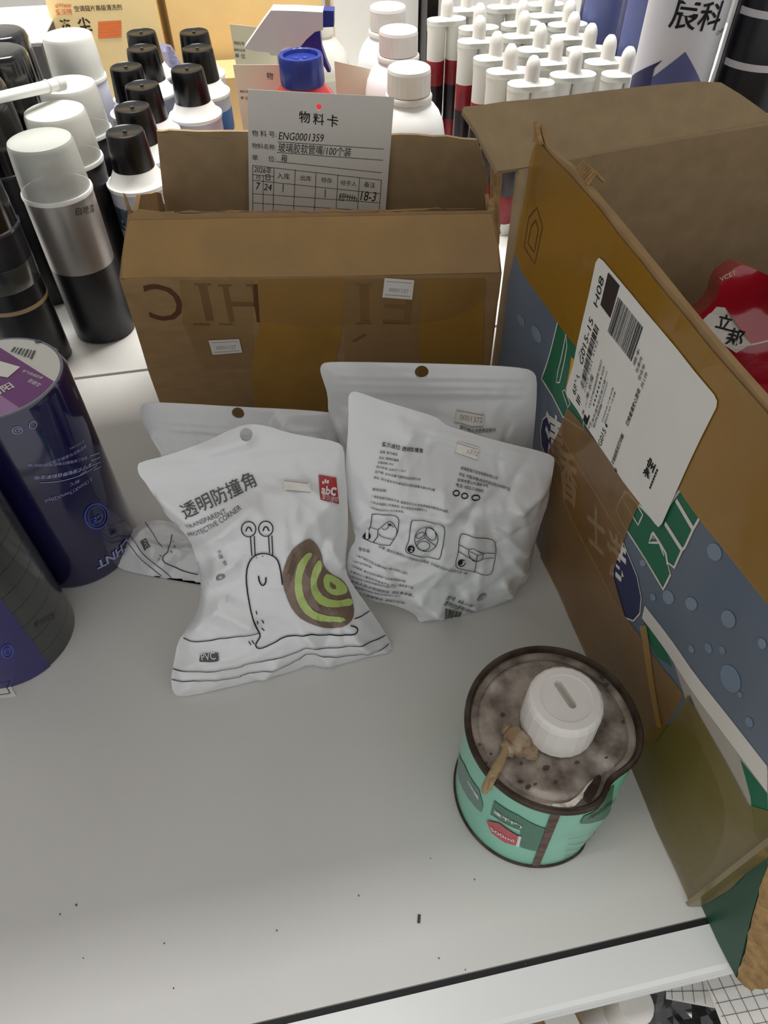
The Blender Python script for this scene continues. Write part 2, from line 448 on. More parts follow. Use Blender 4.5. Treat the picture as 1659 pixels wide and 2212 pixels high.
m = MB(); m.box((0.05, (0.6695+1.72)/2, -0.0085), (2.1, 1.72-0.6695, 0.020)); obj('deck', m, 'deck_white', t)
m = MB(); m.box((0.05, 0.6682, -0.012), (2.1, 0.0022, 0.016)); obj('seam_strip', m, 'seam_grey', t)
t = thing('metal_shelf', 'underside of the upper white shelf above the cartons, out of the picture', 'shelf', (0, 0.4, 0.74))
m = MB(); m.box((0.05, 0.475, 0.75), (2.1, 0.75, 0.02)); obj('deck', m, 'deck_white', t)
t = thing('metal_shelf', 'lower white shelf seen past the front lip at the bottom right', 'shelf', (0, 0.2, -0.34))
m = MB(); m.box((0.05, 0.25, -0.33), (2.1, 0.80, 0.02)); obj('deck', m, 'deck_white', t)
m = MB(); m.add([(-4, -3, -1.0), (4, -3, -1.0), (4, 6, -1.0), (-4, 6, -1.0)], [(0, 1, 2, 3)])
o = obj('floor', m, 'floor_grey'); o['kind'] = 'structure'; tag(o, 'grey floor under the shelving', 'floor')
m = MB(); m.box((-1.03, 0.32, 0.20), (0.03, 0.80, 1.06)); o = obj('ambient_blocker_left', m, 'panel_grey'); o['kind'] = 'structure'; tag(o, 'grey end panel of the shelving, left of the picture', 'panel')  # unseen panel, added to dim the ambient light reaching the large carton
m = MB(); m.box((0, 4.0, 0.6), (8, 0.1, 3.2)); o = obj('wall_back', m, 'wall_paint'); o['kind'] = 'structure'; tag(o, 'pale wall beyond the far aisle', 'wall')

# ================================================================== small carton with the paper card
A0 = at_z(356, 903, 0.0); B0 = at_z(1046, 905, 0.0)
CX = (B0-A0)/np.linalg.norm(B0-A0); CB = np.array([-CX[1], CX[0], 0.0]); UP = np.array([0, 0, 1.0])
CW = float(np.linalg.norm(B0-A0)); CD = 0.15
front = Plane(A0, CX, UP)
c0 = front.pt(*front.hit(258, 600)); cz = float(c0[2])
tilt = math.radians(66)
fl = Plane(A0+UP*cz, CX, UP*math.sin(tilt)+CB*math.cos(tilt))
back = Plane(A0+CB*CD, CX, UP)
box = thing('small_carton', 'small taped brown carton standing behind the white bags, with a paper card in it', 'carton', tuple(A0+CX*CW/2+CB*CD/2))
def jit(poly, step, amp, seed):
    out = []
    for i, p in enumerate(resample(poly, step)): out.append((p[0]+amp*nz(i*0.7, seed), p[1]+amp*nz(i*0.7, seed+9)))
    return out
def bulge(u, v): return 0.003*math.sin(math.pi*min(max(v/cz, 0), 1))*math.sin(math.pi*min(max(u/CW, 0), 1))+0.0012*nz(u*14, v*14, 3)
front.h = bulge
poly = [front.hit0(*p) for p in [(356, 904), (345, 868), (320, 800), (290, 700), (270, 640), (258, 604)]]+[front.hit0(*p) for p in [(300, 599), (700, 597), (1050, 592), (1084, 590), (1078, 640), (1066, 710), (1056, 800), (1046, 905)]]
poly = [(u, max(v, 0.001)) for u, v in poly]
m = MB(); shell(m, front, poly, 0.012, 0.004); fp = obj('front_panel', m, 'cardboard', box, smooth=True)
# printed letters, upside down, under the tape
m = MB()
for s, p0, p1, asp in [('C', (388, 618), (308, 612), 1.0), ('I', (447, 614), (428, 614), 1.0), ('H', (556, 616), (480, 616), 1.0), ('I', (797, 614), (776, 614), 1.0), ('E', (892, 622), (828, 620), 1.0)]:
    a = np.array(front.hit(*p0)); b = np.array(front.hit(*p1)); d = b-a; L = np.linalg.norm(d); ht = 0.036
    vs, fs = glyphs(s); y1 = max(y for x, y in vs); up = np.array([-d[1], d[0]])/L
    m = MB(); m.add([front.pt(*(a+d*x+up*(y/y1*ht)), 0.0003) for x, y in vs], fs); obj('printed_letter', m, 'box_ink', fp, label='faded upside-down capital letter')
m = MB()
# serif feet of the letters
for (px, py, w) in [(438, 614, 36), (436, 700, 36), (488, 700, 30), (546, 616, 30), (486, 616, 30), (786, 614, 36), (786, 698, 36)]:
    stroke(m, front, [(px-w/2, py), (px+w/2, py)], 0.0022, 0.00035, smooth=0)
stroke(m, front, [(762, 738), (790, 722)], 0.003, 0.0003, smooth=0)
obj('letter_serifs', m, 'box_ink', fp)
m = MB(); patch(m, front, [(388, 604), (548, 603), (548, 700), (552, 795), (440, 800), (396, 700)], 0.0006); obj('clear_tape', m, 'tape_clear', fp)
m = MB(); patch(m, front, [(742, 604), (916, 601), (914, 700), (905, 782), (745, 786), (742, 690)], 0.0006); obj('clear_tape', m, 'tape_clear', fp)
m = MB(); patch(m, front, [(556, 604), (742, 601), (742, 696), (700, 900), (556, 900), (542, 800), (562, 695)], 0.0009); obj('brown_tape', m, 'tape_gold', fp)
m = MB(); patch(m, front, [(916, 602), (1048, 600), (1046, 660), (1042, 780), (1036, 900), (905, 900), (905, 700)], 0.0009); obj('brown_tape', m, 'tape_gold', fp)
m = MB(); patch(m, front, [(556, 604), (1050, 599), (1048, 640), (1015, 668), (960, 690), (900, 698), (790, 688), (745, 700), (690, 706), (600, 700), (563, 690)], 0.0013); obj('hanging_tape', m, 'tape_clear', fp, label='shiny loose tape skirt')
for nm, q in (('price_sticker', [(831, 598), (895, 603), (890, 645), (826, 640)]), ('price_sticker', [(451, 733), (517, 730), (524, 759), (460, 764)])):
    m = MB(); patch(m, front, q, 0.0018, step=0.02); st = obj(nm, m, 'paper', fp, label='small white price sticker')
    m = MB(); (a, b, c_, d_) = q
    lp = lambda s, t: ((a[0]*(1-s)+b[0]*s)*(1-t)+(d_[0]*(1-s)+c_[0]*s)*t, (a[1]*(1-s)+b[1]*s)*(1-t)+(d_[1]*(1-s)+c_[1]*s)*t)
    stroke(m, front, [lp(0.08, 0.16), lp(0.93, 0.16)], 0.0006, 0.0020, smooth=0); stroke(m, front, [lp(0.08, 0.84), lp(0.93, 0.84)], 0.0006, 0.0020, smooth=0)
    text(m, front, '0001127', lp(0.2, 0.66), lp(0.85, 0.66), 0.0020); obj('sticker_print', m, 'ink_faint', st)
poly = [fl.hit0(*p) for p in [(258, 602), (262, 560), (270, 505), (276, 464), (300, 452)]]+jit([fl.hit0(*p) for p in [(345, 458), (420, 461), (560, 455), (700, 459), (830, 458), (940, 452), (1030, 450)]], 0.012, 0.002, 4)+[fl.hit0(*p) for p in [(1066, 455), (1076, 520), (1084, 590)]]
fl.h = lambda u, v: 0.003*nz(u*9, v*9, 1)+0.004*math.sin(u*9)*max(v, 0)/0.05
m = MB(); shell(m, fl, poly, 0.012, 0.004); ff = obj('front_flap', m, 'cardboard', box, smooth=True)
m = MB(); patch(m, fl, [(280, 476), (700, 468), (1062, 462), (1076, 540), (1080, 588), (740, 596), (264, 600), (268, 530)], 0.0008); obj('brown_tape', m, 'tape_gold', ff)
# the other walls
m = MB(); shell(m, back, [(0, 0.001), (CW, 0.001), (CW, cz), (CW*0.985, cz+0.03)]+jit([back.hit0(*p) for p in [(1052, 372), (1030, 302), (900, 292), (700, 287), (480, 284), (338, 283)]], 0.015, 0.002, 2)[:-6]+[back.hit0(338, 283), (0.004, cz)], 0.02, 0.004)
obj('back_panel', m, 'cardboard_inside', box)
left = Plane(A0, CB, UP); m = MB(); shell(m, left, jit([(0.005, 0.001), (CD-0.004, 0.001), (CD-0.004, cz+0.006), (CD*0.6, cz+0.03), (CD*0.25, cz+0.012), (0.006, cz)], 0.02, 0.0015, 3), 0.02, -0.004); obj('side_panel', m, 'cardboard', box)
right = Plane(A0+CX*CW, CB, UP); m = MB(); shell(m, right, jit([(0.005, 0.001), (CD-0.004, 0.001), (CD-0.004, cz+0.004), (CD*0.5, cz-0.002), (0.006, cz)], 0.02, 0.0015, 5), 0.02, 0.004); obj('side_panel', m, 'cardboard', box)
m = MB(); m.box(tuple(A0+CX*CW/2+CB*CD/2+UP*0.003), (CW-0.01, CD-0.01, 0.004), math.atan2(CX[1], CX[0])); obj('bottom_panel', m, 'cardboard', box)
# crumpled right-hand flap
rc = Plane(A0+CX*(CW-0.006)+CB*0.02+UP*(cz-0.02), CB*0.9+CX*0.15, UP*0.95-CX*0.15)
rc.h = lambda u, v: 0.006*nz(u*40, v*40, 8)+0.004*nz(u*90, v*90, 2)
m = MB(); shell(m, rc, jit([(0, 0), (CD-0.03, 0), (CD-0.03, 0.085), (CD*0.62, 0.08), (CD*0.45, 0.045), (0.015, 0.05), (-0.004, 0.03)], 0.01, 0.006, 6), 0.006, 0.004)
obj('side_flap', m, 'cardboard_torn', box, smooth=True, label='crumpled torn side flap')
# torn paper sliver at the left corner
m = MB(); p = A0+UP*(cz+0.035)+CB*0.03+CX*0.012
m.hull_prism([(-0.008, -0.012), (0.006, -0.012), (0.003, 0.004), (0.0015, 0.022), (0.0, 0.024), (-0.001, 0.006)], p, CX, UP, -CB, 0.001)
obj('torn_sliver', m, 'cardboard_torn', box)

# the card
cardp = Plane(A0+CB*(CD-0.0065), CX, UP)
TL, TR = cardp.hit(535, 193), cardp.hit(852, 210); BL = cardp.hit(535, 470); BR = cardp.hit(827, 470)
cw = 0.132
cq = [TL, TR, (BR[0]-0.006, 0.045), (BL[0]-0.012, 0.045)]
card = thing('paper_card', 'white stock card with printed headings and handwriting, upright in the small carton', 'card', tuple(cardp.pt((TL[0]+TR[0])/2, 0.045)))
hole = ell(*cardp.hit(689, 231), 0.0023, 0.0026, 14)
m = MB(); shell(m, cardp, [cq[3], cq[2], cq[1], cq[0]], 0.03, 0.0006, holes=[hole]); obj('card_sheet', m, 'paper', card)
m = MB(); OFF = 0.0003
text(m, cardp, '物', (646, 262), (670, 264), OFF, bold=0.01); text(m, cardp, '料', (676, 266), (700, 269), OFF, bold=0.01); text(m, cardp, '卡', (706, 270), (730, 273), OFF, bold=0.01)
text(m, cardp, '物 料 号:', (545, 293), (597, 296), OFF); text(m, cardp, '物料名称:', (545, 319), (596, 323), OFF); text(m, cardp, '单　  位:', (545, 345), (596, 349), OFF)
lines = [((600, 306), (829, 322)), ((598, 329), (827, 346)), ((598, 349), (825, 373)),
         ((546, 357), (824, 389)), ((546, 377), (592, 381)), ((546, 393), (823, 418)) if False else ((546, 389), (823, 418)),
         ((546, 418), (821, 438)), ((546, 438), (820, 457)),
         ((546, 357), (546, 456)), ((592, 362), (590, 457)), ((638, 366), (634, 458)), ((683, 372), (679, 458)), ((730, 377), (726, 457)), ((777, 384), (772, 456)), ((824, 389), (819, 456)), ((569, 379), (568, 457))]
for a, b in lines: stroke(m, cardp, [a, b], 0.0005, OFF, smooth=0)
for s, p0, p1 in [('入库', (599, 384), (626, 387)), ('出库', (649, 388), (672, 391)), ('结存', (694, 392), (717, 395)), ('经手人', (736, 398), (770, 402)), ('备注', (786, 402), (810, 405)), ('月', (553, 386), (562, 387)), ('日', (574, 388), (584, 389))]:
    text(m, cardp, s, p0, p1, OFF)
obj('printed_form', m, 'ink', card)
m = MB()
text(m, cardp, 'ENG0001359', (602, 301), (700, 306), OFF, asp=1.25, shear=0.25)
text(m, cardp, '玻璃胶软管嘴/100个装', (601, 326), (759, 337), OFF, asp=1.3, shear=0.2); text(m, cardp, '箱', (607, 347), (621, 349), OFF, asp=1.2, shear=0.15)
text(m, cardp, '2026年', (549, 371), (587, 375), OFF, asp=1.3, shear=0.2); text(m, cardp, '7', (553, 409), (563, 410), OFF, asp=1.2, shear=0.2); text(m, cardp, '24', (570, 410), (587, 412), OFF, asp=1.2, shear=0.2)
stroke(m, cardp, [(612, 397), (611, 415)], 0.0007, OFF, smooth=0); stroke(m, cardp, [(703, 409), (702, 427)], 0.0007, OFF, smooth=0)
text(m, cardp, '18-3', (778, 432), (812, 435), OFF, asp=1.4, shear=0.2)
text(m, cardp, '杨', (731, 432), (745, 433), OFF, asp=1.3, shear=0.2)
for k in range(5): stroke(m, cardp, [(747+k*5, 418+k), (745+k*5, 426+k), (752+k*5, 422+k), (749+k*5, 432+k)], 0.0006, OFF)
o = obj('handwriting', m, 'ink', card); o['kind'] = 'stuff'

# ================================================================== large open carton on the right
XB = 0.1955
side = Plane((XB, 0, 0), (0, -1, 0), (0, 0, 1))           # left wall, seen from its printed side
big = thing('large_carton', 'large open printed carton with a shipping label, at the right edge', 'carton', (XB+0.16, 0.28, 0.0))
side.h = lambda u, v: 0.004*nz(u*6, v*6, 5)+0.0012*nz(u*25, v*25, 1)-0.002
top_px = [(1160, 268), (1165, 292), (1178, 318), (1196, 336), (1216, 352), (1240, 372), (1262, 402), (1290, 436), (1320, 472), (1352, 512), (1400, 572), (1460, 648), (1520, 722), (1580, 792), (1659, 882)]
tp = [side.hit0(*p) for p in top_px]
bp_ = [side.hit0(*p) for p in [(1148, 318), (1137, 400), (1118, 480), (1103, 548), (1090, 620), (1083, 690)]]
uf = -0.068
ub = bp_[-1][0]
poly = [(ub, 0.001)]+[(uf, 0.001), (uf, 0.150), (uf, tp[-1][1])]+tp[::-1]+bp_
m = MB(); shell(m, side, poly, 0.012, 0.005); sp = obj('side_panel', m, 'cardboard', big, smooth=True)
def prt(name, mt, items, parent=sp, label=None, join=False):
    if join:
        mm = MB()
        for f in items: f(mm)
        return obj(name, mm, mt, parent, label=label)
    for f in items:
        mm = MB(); f(mm); o = obj(name, mm, mt, parent, label=label)
    return o
P = lambda pts, off, sm=0, step=0.012: (lambda mm: patch(mm, side, pts, off, step, smooth=sm))
K = lambda pts, w, off, sm=0, cl=False: (lambda mm: stroke(mm, side, pts, w, off, smooth=sm, closed=cl, step=0.008))
T = lambda s, a, b, off, asp=1.0, bold=0.0: (lambda mm: text(mm, side, s, a, b, off, asp, bold))
prt('printed_blue_field', 'print_blue', [(lambda mm: film(mm, side, [(ub+0.002, 0.004), (uf-0.0015, 0.004), (uf-0.0015, 0.22), side.hit0(1659, 1180), side.hit0(1540, 1060), side.hit0(1330, 800), side.hit0(1220, 650), side.hit0(1110, 520), side.hit0(1092, 620), side.hit0(1086, 690)], 0.012, 0.0001))])
prt('printed_pale_field', 'print_beige', [(lambda mm: film(mm, side, [side.hit0(*p) for p in [(1440, 1420), (1625, 1660)]]+[(uf-0.0015, 0.200), (uf-0.0015, 0.005), side.hit0(1500, 1900), side.hit0(1520, 1640)], 0.012, 0.0002))])
prt('printed_green_field', 'print_green', [P([(1390, 1338), (1436, 1398), (1452, 1440), (1420, 1420), (1396, 1372)], 0.0003), P([(1600, 1640), (1659, 1714), (1659, 1842), (1630, 1800), (1622, 1720)], 0.0003)])
prt('printed_leaf', 'print_olive', [P([(1340, 1600), (1400, 1570), (1490, 1560), (1560, 1700), (1570, 1800), (1520, 1900), (1480, 1900), (1400, 1740)], 0.0003, 1)])
prt('printed_stripe', 'print_white', [P([(1394, 1308), (1659, 1655), (1659, 1712), (1388, 1335)], 0.0004)])
G1 = [(1207, 691), (1214, 660), (1240, 700), (1258, 740), (1262, 930), (1217, 900), (1195, 856), (1171, 818), (1181, 790)]
G2 = [(1332, 1102), (1352, 1060), (1420, 1130), (1487, 1035), (1526, 1096), (1499, 1143), (1481, 1182), (1475, 1188), (1458, 1226), (1443, 1214), (1450, 1241), (1434, 1273), (1349, 1135)]
prt('printed_glyph', 'print_green', [P(G1, 0.0003), P(G2, 0.0003)], label='large green printed character')
prt('glyph_outline', 'print_white', [K(G1, 0.0016, 0.0005, cl=True), K(G2, 0.0016, 0.0005, cl=True), K([(1224, 720), (1207, 800), (1203, 826), (1210, 826), (1226, 748)], 0.0012, 0.0005, cl=True), K([(1216, 845), (1228, 880), (1233, 872), (1222, 842)], 0.0012, 0.0005, cl=True),
     K([(1412, 1150), (1440, 1195), (1444, 1220)], 0.0022, 0.0005), K([(1412, 1150), (1403, 1172), (1425, 1172), (1436, 1200)], 0.0014, 0.0005), K([(1438, 1130), (1475, 1188)], 0.003, 0.0005), K([(1462, 1080), (1499, 1143)], 0.003, 0.0005), K([(1344, 1072), (1380, 1134), (1390, 1112), (1362, 1062)], 0.0012, 0.0005, cl=True)])
PILL = [(1171, 962), (1169, 930), (1174, 906), (1185, 896), (1198, 905), (1216, 945), (1290, 1070), (1345, 1165), (1378, 1245), (1387, 1290), (1384, 1325), (1370, 1341), (1350, 1333), (1322, 1290), (1240, 1130)]
prt('printed_badge', 'print_navy', [P(PILL, 0.0004)]); prt('badge_outline', 'print_white', [K(PILL, 0.0010, 0.0006, cl=True)])
prt('badge_lettering', 'print_white', [T('清', (1180, 990), (1218, 1020), 0.0006, 1.3, 0.02), T('香', (1212, 1060), (1250, 1092), 0.0006, 1.3, 0.02), T('士', (1272, 1165), (1308, 1200), 0.0006, 1.3, 0.02), T('港', (1312, 1225), (1352, 1268), 0.0006, 1.3, 0.02)], join=True)
drops = [(1160, 722, 9, 20), (1127, 692, 6, 14), (1545, 1192, 15, 20), (1445, 1290, 12, 16), (1412, 1290, 6, 8), (1495, 1304, 12, 15), (1575, 1337, 15, 20), (1495, 1402, 6, 9), (1532, 1400, 7, 12), (1562, 1404, 6, 9), (1580, 1466, 20, 32), (1648, 1390, 9, 12), (1412, 1158, 5, 8), (1390, 1216, 6, 8), (1620, 1560, 8, 12), (1600, 1500, 5, 7)]
prt('printed_drops', 'print_drop', [P(ell(x, y, rx, ry, 16, -0.4), 0.0005) for x, y, rx, ry in drops], label='printed water drops')
prt('brown_tape', 'tape_gold_dense', [P([(1165, 300), (1200, 345), (1262, 408), (1320, 480), (1400, 580), (1460, 655), (1520, 730), (1580, 800), (1659, 888), (1760, 1000), (1760, 1430), (1659, 1300), (1590, 1215), (1500, 1105), (1440, 1010), (1330, 860), (1255, 760), (1180, 660), (1112, 560), (1122, 490), (1140, 400), (1150, 330)], 0.0010, 1, 0.015)], label='wide shiny brown packing tape')
prt('brown_tape', 'tape_brown', [P([(1170, 1000), (1205, 940), (1228, 880), (1340, 1010), (1385, 1085), (1345, 1180), (1326, 1240), (1352, 1330), (1230, 1345), (1170, 1230)], 0.0009), P([(1228, 1342), (1352, 1330), (1400, 1395), (1432, 1440), (1480, 1500), (1420, 1600), (1330, 1600)], 0.0009)])
prt('brown_tape', 'tape_olive', [(lambda mm: film(mm, side, [side.hit0(*p) for p in [(1330, 1602), (1420, 1602), (1482, 1502), (1560, 1640), (1612, 1740)]]+[(uf-0.001, 0.150), (uf-0.001, 0.003), side.hit0(1488, 1936), side.hit0(1400, 1756)], 0.012, 0.0009))])
prt('tape_fold', 'tape_gold', [P([(1386, 1352), (1400, 1350), (1412, 1440), (1434, 1570), (1424, 1572), (1400, 1440)], 0.0014)], label='pleat in the tape')
if False: prt('tape_highlight', 'wrap_edge', [K([(1190, 345), (1250, 402), (1330, 500), (1420, 610), (1500, 710), (1600, 830), (1659, 905)], 0.003, 0.0016, 1)])
prt('printed_mark', 'box_ink', [K([(1145, 470), (1163, 448), (1175, 490), (1158, 570), (1135, 532)], 0.001, 0.0012, cl=True), K([(1150, 490), (1160, 475), (1166, 495), (1157, 545), (1143, 525)], 0.001, 0.0012, cl=True)], join=True)
# shipping label
LQ = [(1228, 848), (1299, 556), (1556, 866), (1428, 1138)]
mm = MB(); patch(mm, side, [(1228, 852), (1228, 838), (1292, 566), (1299, 556), (1308, 562), (1550, 852), (1556, 866), (1554, 880), (1436, 1130), (1428, 1138), (1420, 1130)], 0.0016, 0.02)
lab = obj('shipping_label', mm, 'paper', sp, label='white shipping label with barcodes')
_q = [np.array(side.hit(*p)) for p in LQ]
class QuadMap:
    """label coordinates: s along the reading direction, t downwards, both 0..1"""
    def uv(s, a, b): return (_q[0]*(1-a)+_q[1]*a)*(1-b)+(_q[3]*(1-a)+_q[2]*a)*b
    def pt(s, a, b, off): return side.pt(*s.uv(a, b), off)
QM = QuadMap(); LO = 0.0019
def ltext(mm, s, a, b, w, h, bold=0.0):
    vs, fs = glyphs(s, bold); ym = max(y for _, y in vs)
    mm.add([QM.pt(a+x*w, b-y/ym*h, LO) for x, y in vs], fs)
def lrect(mm, a0, b0, a1, b1): mm.add([QM.pt(a0, b1, LO), QM.pt(a1, b1, LO), QM.pt(a1, b0, LO), QM.pt(a0, b0, LO)], [(0, 1, 2, 3)])
mm = MB()
ltext(mm, '682A', 0.06, 0.090, 0.16, 0.045); ltext(mm, 'G015-15', 0.31, 0.090, 0.34, 0.045); ltext(mm, 'H08', 0.74, 0.092, 0.19, 0.045)
rb = random.Random(5); a = 0.04
while a < 0.64:
    w = rb.choice([0.005, 0.009, 0.013]); lrect(mm, a, 0.108, a+w, 0.158); a += w+rb.choice([0.005, 0.008, 0.012])
ltext(mm, '432 0757 7321 3132', 0.06, 0.180, 0.52, 0.014)
b = 0.235
while b < 0.46:
    w = rb.choice([0.003, 0.005, 0.008]); lrect(mm, 0.70, b, 0.93, b+w); b += w+rb.choice([0.003, 0.005, 0.007])
ltext(mm, '432075773213132', 0.96, 0.262, 0.0001, 0.0001)
ltext(mm, '集', 0.02, 0.222, 0.045, 0.02); ltext(mm, '上海-长缨', 0.09, 0.222, 0.26, 0.028)
lrect(mm, -0.005, 0.232, 0.05, 0.272); lrect(mm, 0.0, 0.272, 0.085, 0.286)
ltext(mm, '1537784000转7007', 0.13, 0.262, 0.38, 0.018); ltext(mm, '★★★★★★★3359', 0.17, 0.295, 0.32, 0.018)
for k in range(2): ltext(mm, ['上海市浦东新区张江镇****', '软件园路********'][k], 0.03+0.02*k, 0.33+0.026*k, 0.46-0.08*k, 0.018)
ltext(mm, '收件', 0.0, 0.315, 0.06, 0.016); ltext(mm, 'G015', -0.002, 0.455, 0.14, 0.034); ltext(mm, '●', 0.165, 0.452, 0.02, 0.02)
ltext(mm, '打印时间 订单详情', 0.16, 0.405, 0.28, 0.012); ltext(mm, '2025-07 12:08', 0.17, 0.43, 0.26, 0.012)
ltext(mm, '不能破损无打印刷', 0.0, 0.592, 0.26, 0.024, 0.015); ltext(mm, '已检查请放心签收', 0.34, 0.592, 0.28, 0.024, 0.015); ltext(mm, '谢', -0.02, 0.632, 0.03, 0.022, 0.02)
ltext(mm, '淘宝', 0.19, 0.845, 0.15, 0.055, 0.03); ltext(mm, '■■■■■■■', 0.16, 0.872, 0.17, 0.010)
for k in range(4): ltext(mm, ['顺丰', '包裹件', '签收单', '共1件'][k], 0.70-0.02*k, 0.50+0.034*k, 0.11, 0.02)
for k in range(3): ltext(mm, ['中通', '快', '递'][k], 0.34+0.035*k, 0.035+0.012*k, 0.03, 0.012)
o = obj('label_print', mm, 'ink', lab); o['kind'] = 'stuff'
mm = MB(); lrect(mm, 0.78, 0.112, 0.99, 0.222); obj('dark_square', mm, 'dark_square', lab)
mm = MB(); patch(mm, side, [(1226, 838), (1238, 770), (1248, 780), (1250, 800), (1240, 860), (1232, 856)], 0.0013); obj('yellow_sticker', mm, 'sticker_yellow', sp)
# torn tape / paper tip
mm = MB(); tipu = side.hit0(1162, 300)
shell(mm, side, [side.hit0(*p) for p in [(1157, 305), (1160, 285), (1159, 262), (1165, 286), (1172, 312)]], 0.01, 0.001, front=lambda u, v: side.raw(u, v, 0.002)); obj('torn_tip', mm, 'cardboard_torn', sp)
mm = MB()
pts = [side.pt(*side.hit(*p), 0.0) for p in [(1236, 372), (1252, 385), (1262, 400)]]
for k in range(7):
    q = pts[0]*(1-k/6)+pts[2]*(k/6); mm.tube([q+np.array([0.002, 0, 0.0]), q+np.array([0.006+0.004*nz(k, 1), 0.004*nz(k, 2), 0.006+0.004*nz(k, 4)]), q+np.array([0.012, 0.004*nz(k, 6), 0.001])], 0.0012, 5)
obj('frayed_edge', mm, 'cardboard_torn', sp)
# other walls of the large carton
YB = -ub
bw = Plane((XB, YB+0.004, 0), (1, 0, 0), (0, 0, 1))
fold = [bw.hit0(*p) for p in [(1072, 372), (1300, 332), (1480, 300), (1659, 270)]]
fold = [(max(u, 0.0), v) for u, v in fold]
BWX = 0.36
zf = fold[-1][1]
m = MB(); shell(m, bw, [(0.0, 0.001), (BWX, 0.001), (BWX, zf)]+fold[::-1], 0.03, 0.005); obj('back_panel', m, 'cardboard_inside', big)
flp = Plane((XB, YB+0.004, fold[0][1]), (BWX, 0, zf-fold[0][1]), (0, 0.72, 0.70))
fpx = [(1075, 370), (1060, 345), (1030, 285), (1000, 240), (1002, 230), (1040, 226), (1090, 218), (1190, 209), (1290, 197), (1400, 186), (1500, 177), (1556, 179), (1600, 205), (1659, 246)]
fpoly = [flp.hit0(*p) for p in fpx]+[(BWX, 0.03), (BWX, 0.0005)]
flp.h = lambda u, v: 0.002*nz(u*7, v*7, 2)
m = MB(); shell(m, flp, fpoly, 0.02, 0.005); obj('back_flap', m, 'cardboard_inside', big, smooth=True, label='long back flap folded outwards')
rw = Plane((XB+BWX, 0, 0), (0, -1, 0), (0, 0, 1)); m = MB(); shell(m, rw, [(-YB, 0.001), (-0.075, 0.001), (-0.075, 0.28), (-YB, 0.28)], 0.05, 0.005); obj('side_panel', m, 'cardboard_inside', big)
m = MB(); m.box((XB+BWX/2+0.003, (YB+0.07)/2, 0.003), (BWX-0.008, YB-0.075, 0.004)); obj('bottom_panel', m, 'cardboard_inside', big)
fw = Plane((XB+0.004, 0.072, 0), (1, 0, 0), (0, 0, 1)); m = MB(); shell(m, fw, [(0.003, 0.001), (BWX-0.006, 0.001), (BWX-0.006, 0.27), (0.003, 0.27)], 0.05, 0.004); obj('front_panel', m, 'box_green', big)
# green front flap swung past the shelf edge, with its torn end
g0 = at_z(1512, 1950, 0.001); g1 = at_z(1590, 2112, 0.001)
gf = Plane(g0, (g1-g0), UP)
gp = [gf.hit0(*p) for p in [(1512, 1950), (1548, 2030), (1590, 2112), (1600, 2072), (1622, 1985), (1640, 1920), (1660, 1850)]]
gp = gp+[(gp[-1][0]-0.002, 0.16), (0.0, 0.17)]
m = MB(); shell(m, gf, gp, 0.01, 0.004); gfo = obj('front_flap', m, 'box_green', big, label='dark green printed flap hanging over the shelf edge')
m = MB(); e_ = [np.array([XB-0.0022, 0.0690]), np.array([XB-0.0012, 0.0668]), np.array([XB+0.003, 0.0660]), np.array([g0[0]+0.0006, g0[1]-0.0022])]
zz = [0.002+0.155*k/8 for k in range(9)]
m.add([(p[0], p[1], z) for z in zz for p in e_], [(4*k+i, 4*k+i+1, 4*k+i+5, 4*k+i+4) for k in range(8) for i in range(3)]); obj('wrapped_tape', m, 'tape_corner', sp, smooth=True, label='brown tape wrapped round the corner')
m = MB(); q = [gf.hit0(*p) for p in [(1514, 1948), (1530, 1950), (1580, 1920), (1630, 1880)]]
film(m, gf, [(0.0002, 0.002)]+q[1:3]+[(q[2][0]-0.004, 0.11), (0.0002, 0.14)], 0.01, 0.0006); obj('brown_tape', m, 'tape_olive', gfo)
e0 = gf.raw(*gp[2], 0.0); e1 = gf.raw(*gp[6], 0.0)
tf = Plane(e0, (1.0, -1.6, 0.0), e1-e0, zmin=0.0012)
tf.h = lambda u, v: 0.0015*nz(u*60, v*60, 4)
tpx = [(1590, 2114), (1604, 2072), (1624, 1988), (1642, 1920), (1662, 1842), (1800, 1790), (1800, 2110), (1660, 2132), (1622, 2142), (1600, 2136)]
m = MB(); shell(m, tf, jit([tf.hit0(*p) for p in tpx], 0.006, 0.0012, 3), 0.006, 0.004); obj('torn_flap', m, 'cardboard_torn', big, smooth=True, label='torn bare-cardboard flap')

# red film packet inside the large carton
rp = thing('film_packet', 'crumpled red plastic packet with black characters inside the large carton', 'packet', (0.36, 0.36, 0.006))
rpl = Plane((0.30, 0.395, 0.10), (0.93, -0.36, 0), (0.05, 0.35, 0.93))
rpl.h = lambda u, v: 0.010*nz(u*18, v*18, 2)+0.005*nz(u*45, v*45, 7)
rpx = [(1310, 950), (1330, 780), (1500, 690), (1545, 650), (1556, 600), (1592, 575), (1612, 572), (1690, 610), (1800, 700), (1850, 1000), (1700, 1150)]
pol = [rpl.hit0(*p) for p in rpx]
m = MB(); shell(m, rpl, smooth_poly(pol, 1), 0.008, 0.03); rb_ = obj('film_body', m, 'red_film', rp, smooth=True)
low = min(min(p[2] for p in m.v), 0.1)
m = MB(); patch(m, rpl, [(1516, 692), (1548, 662), (1566, 664), (1622, 742), (1590, 762), (1560, 742)], 0.0008); obj('white_panel', m, 'print_white', rb_)
m = MB(); text(m, rpl, '立', (1544, 704), (1574, 712), 0.0016, 1.0, 0.02); text(m, rpl, '邦', (1566, 738), (1600, 746), 0.0016, 1.0, 0.02); obj('printed_text', m, 'ink', rb_)
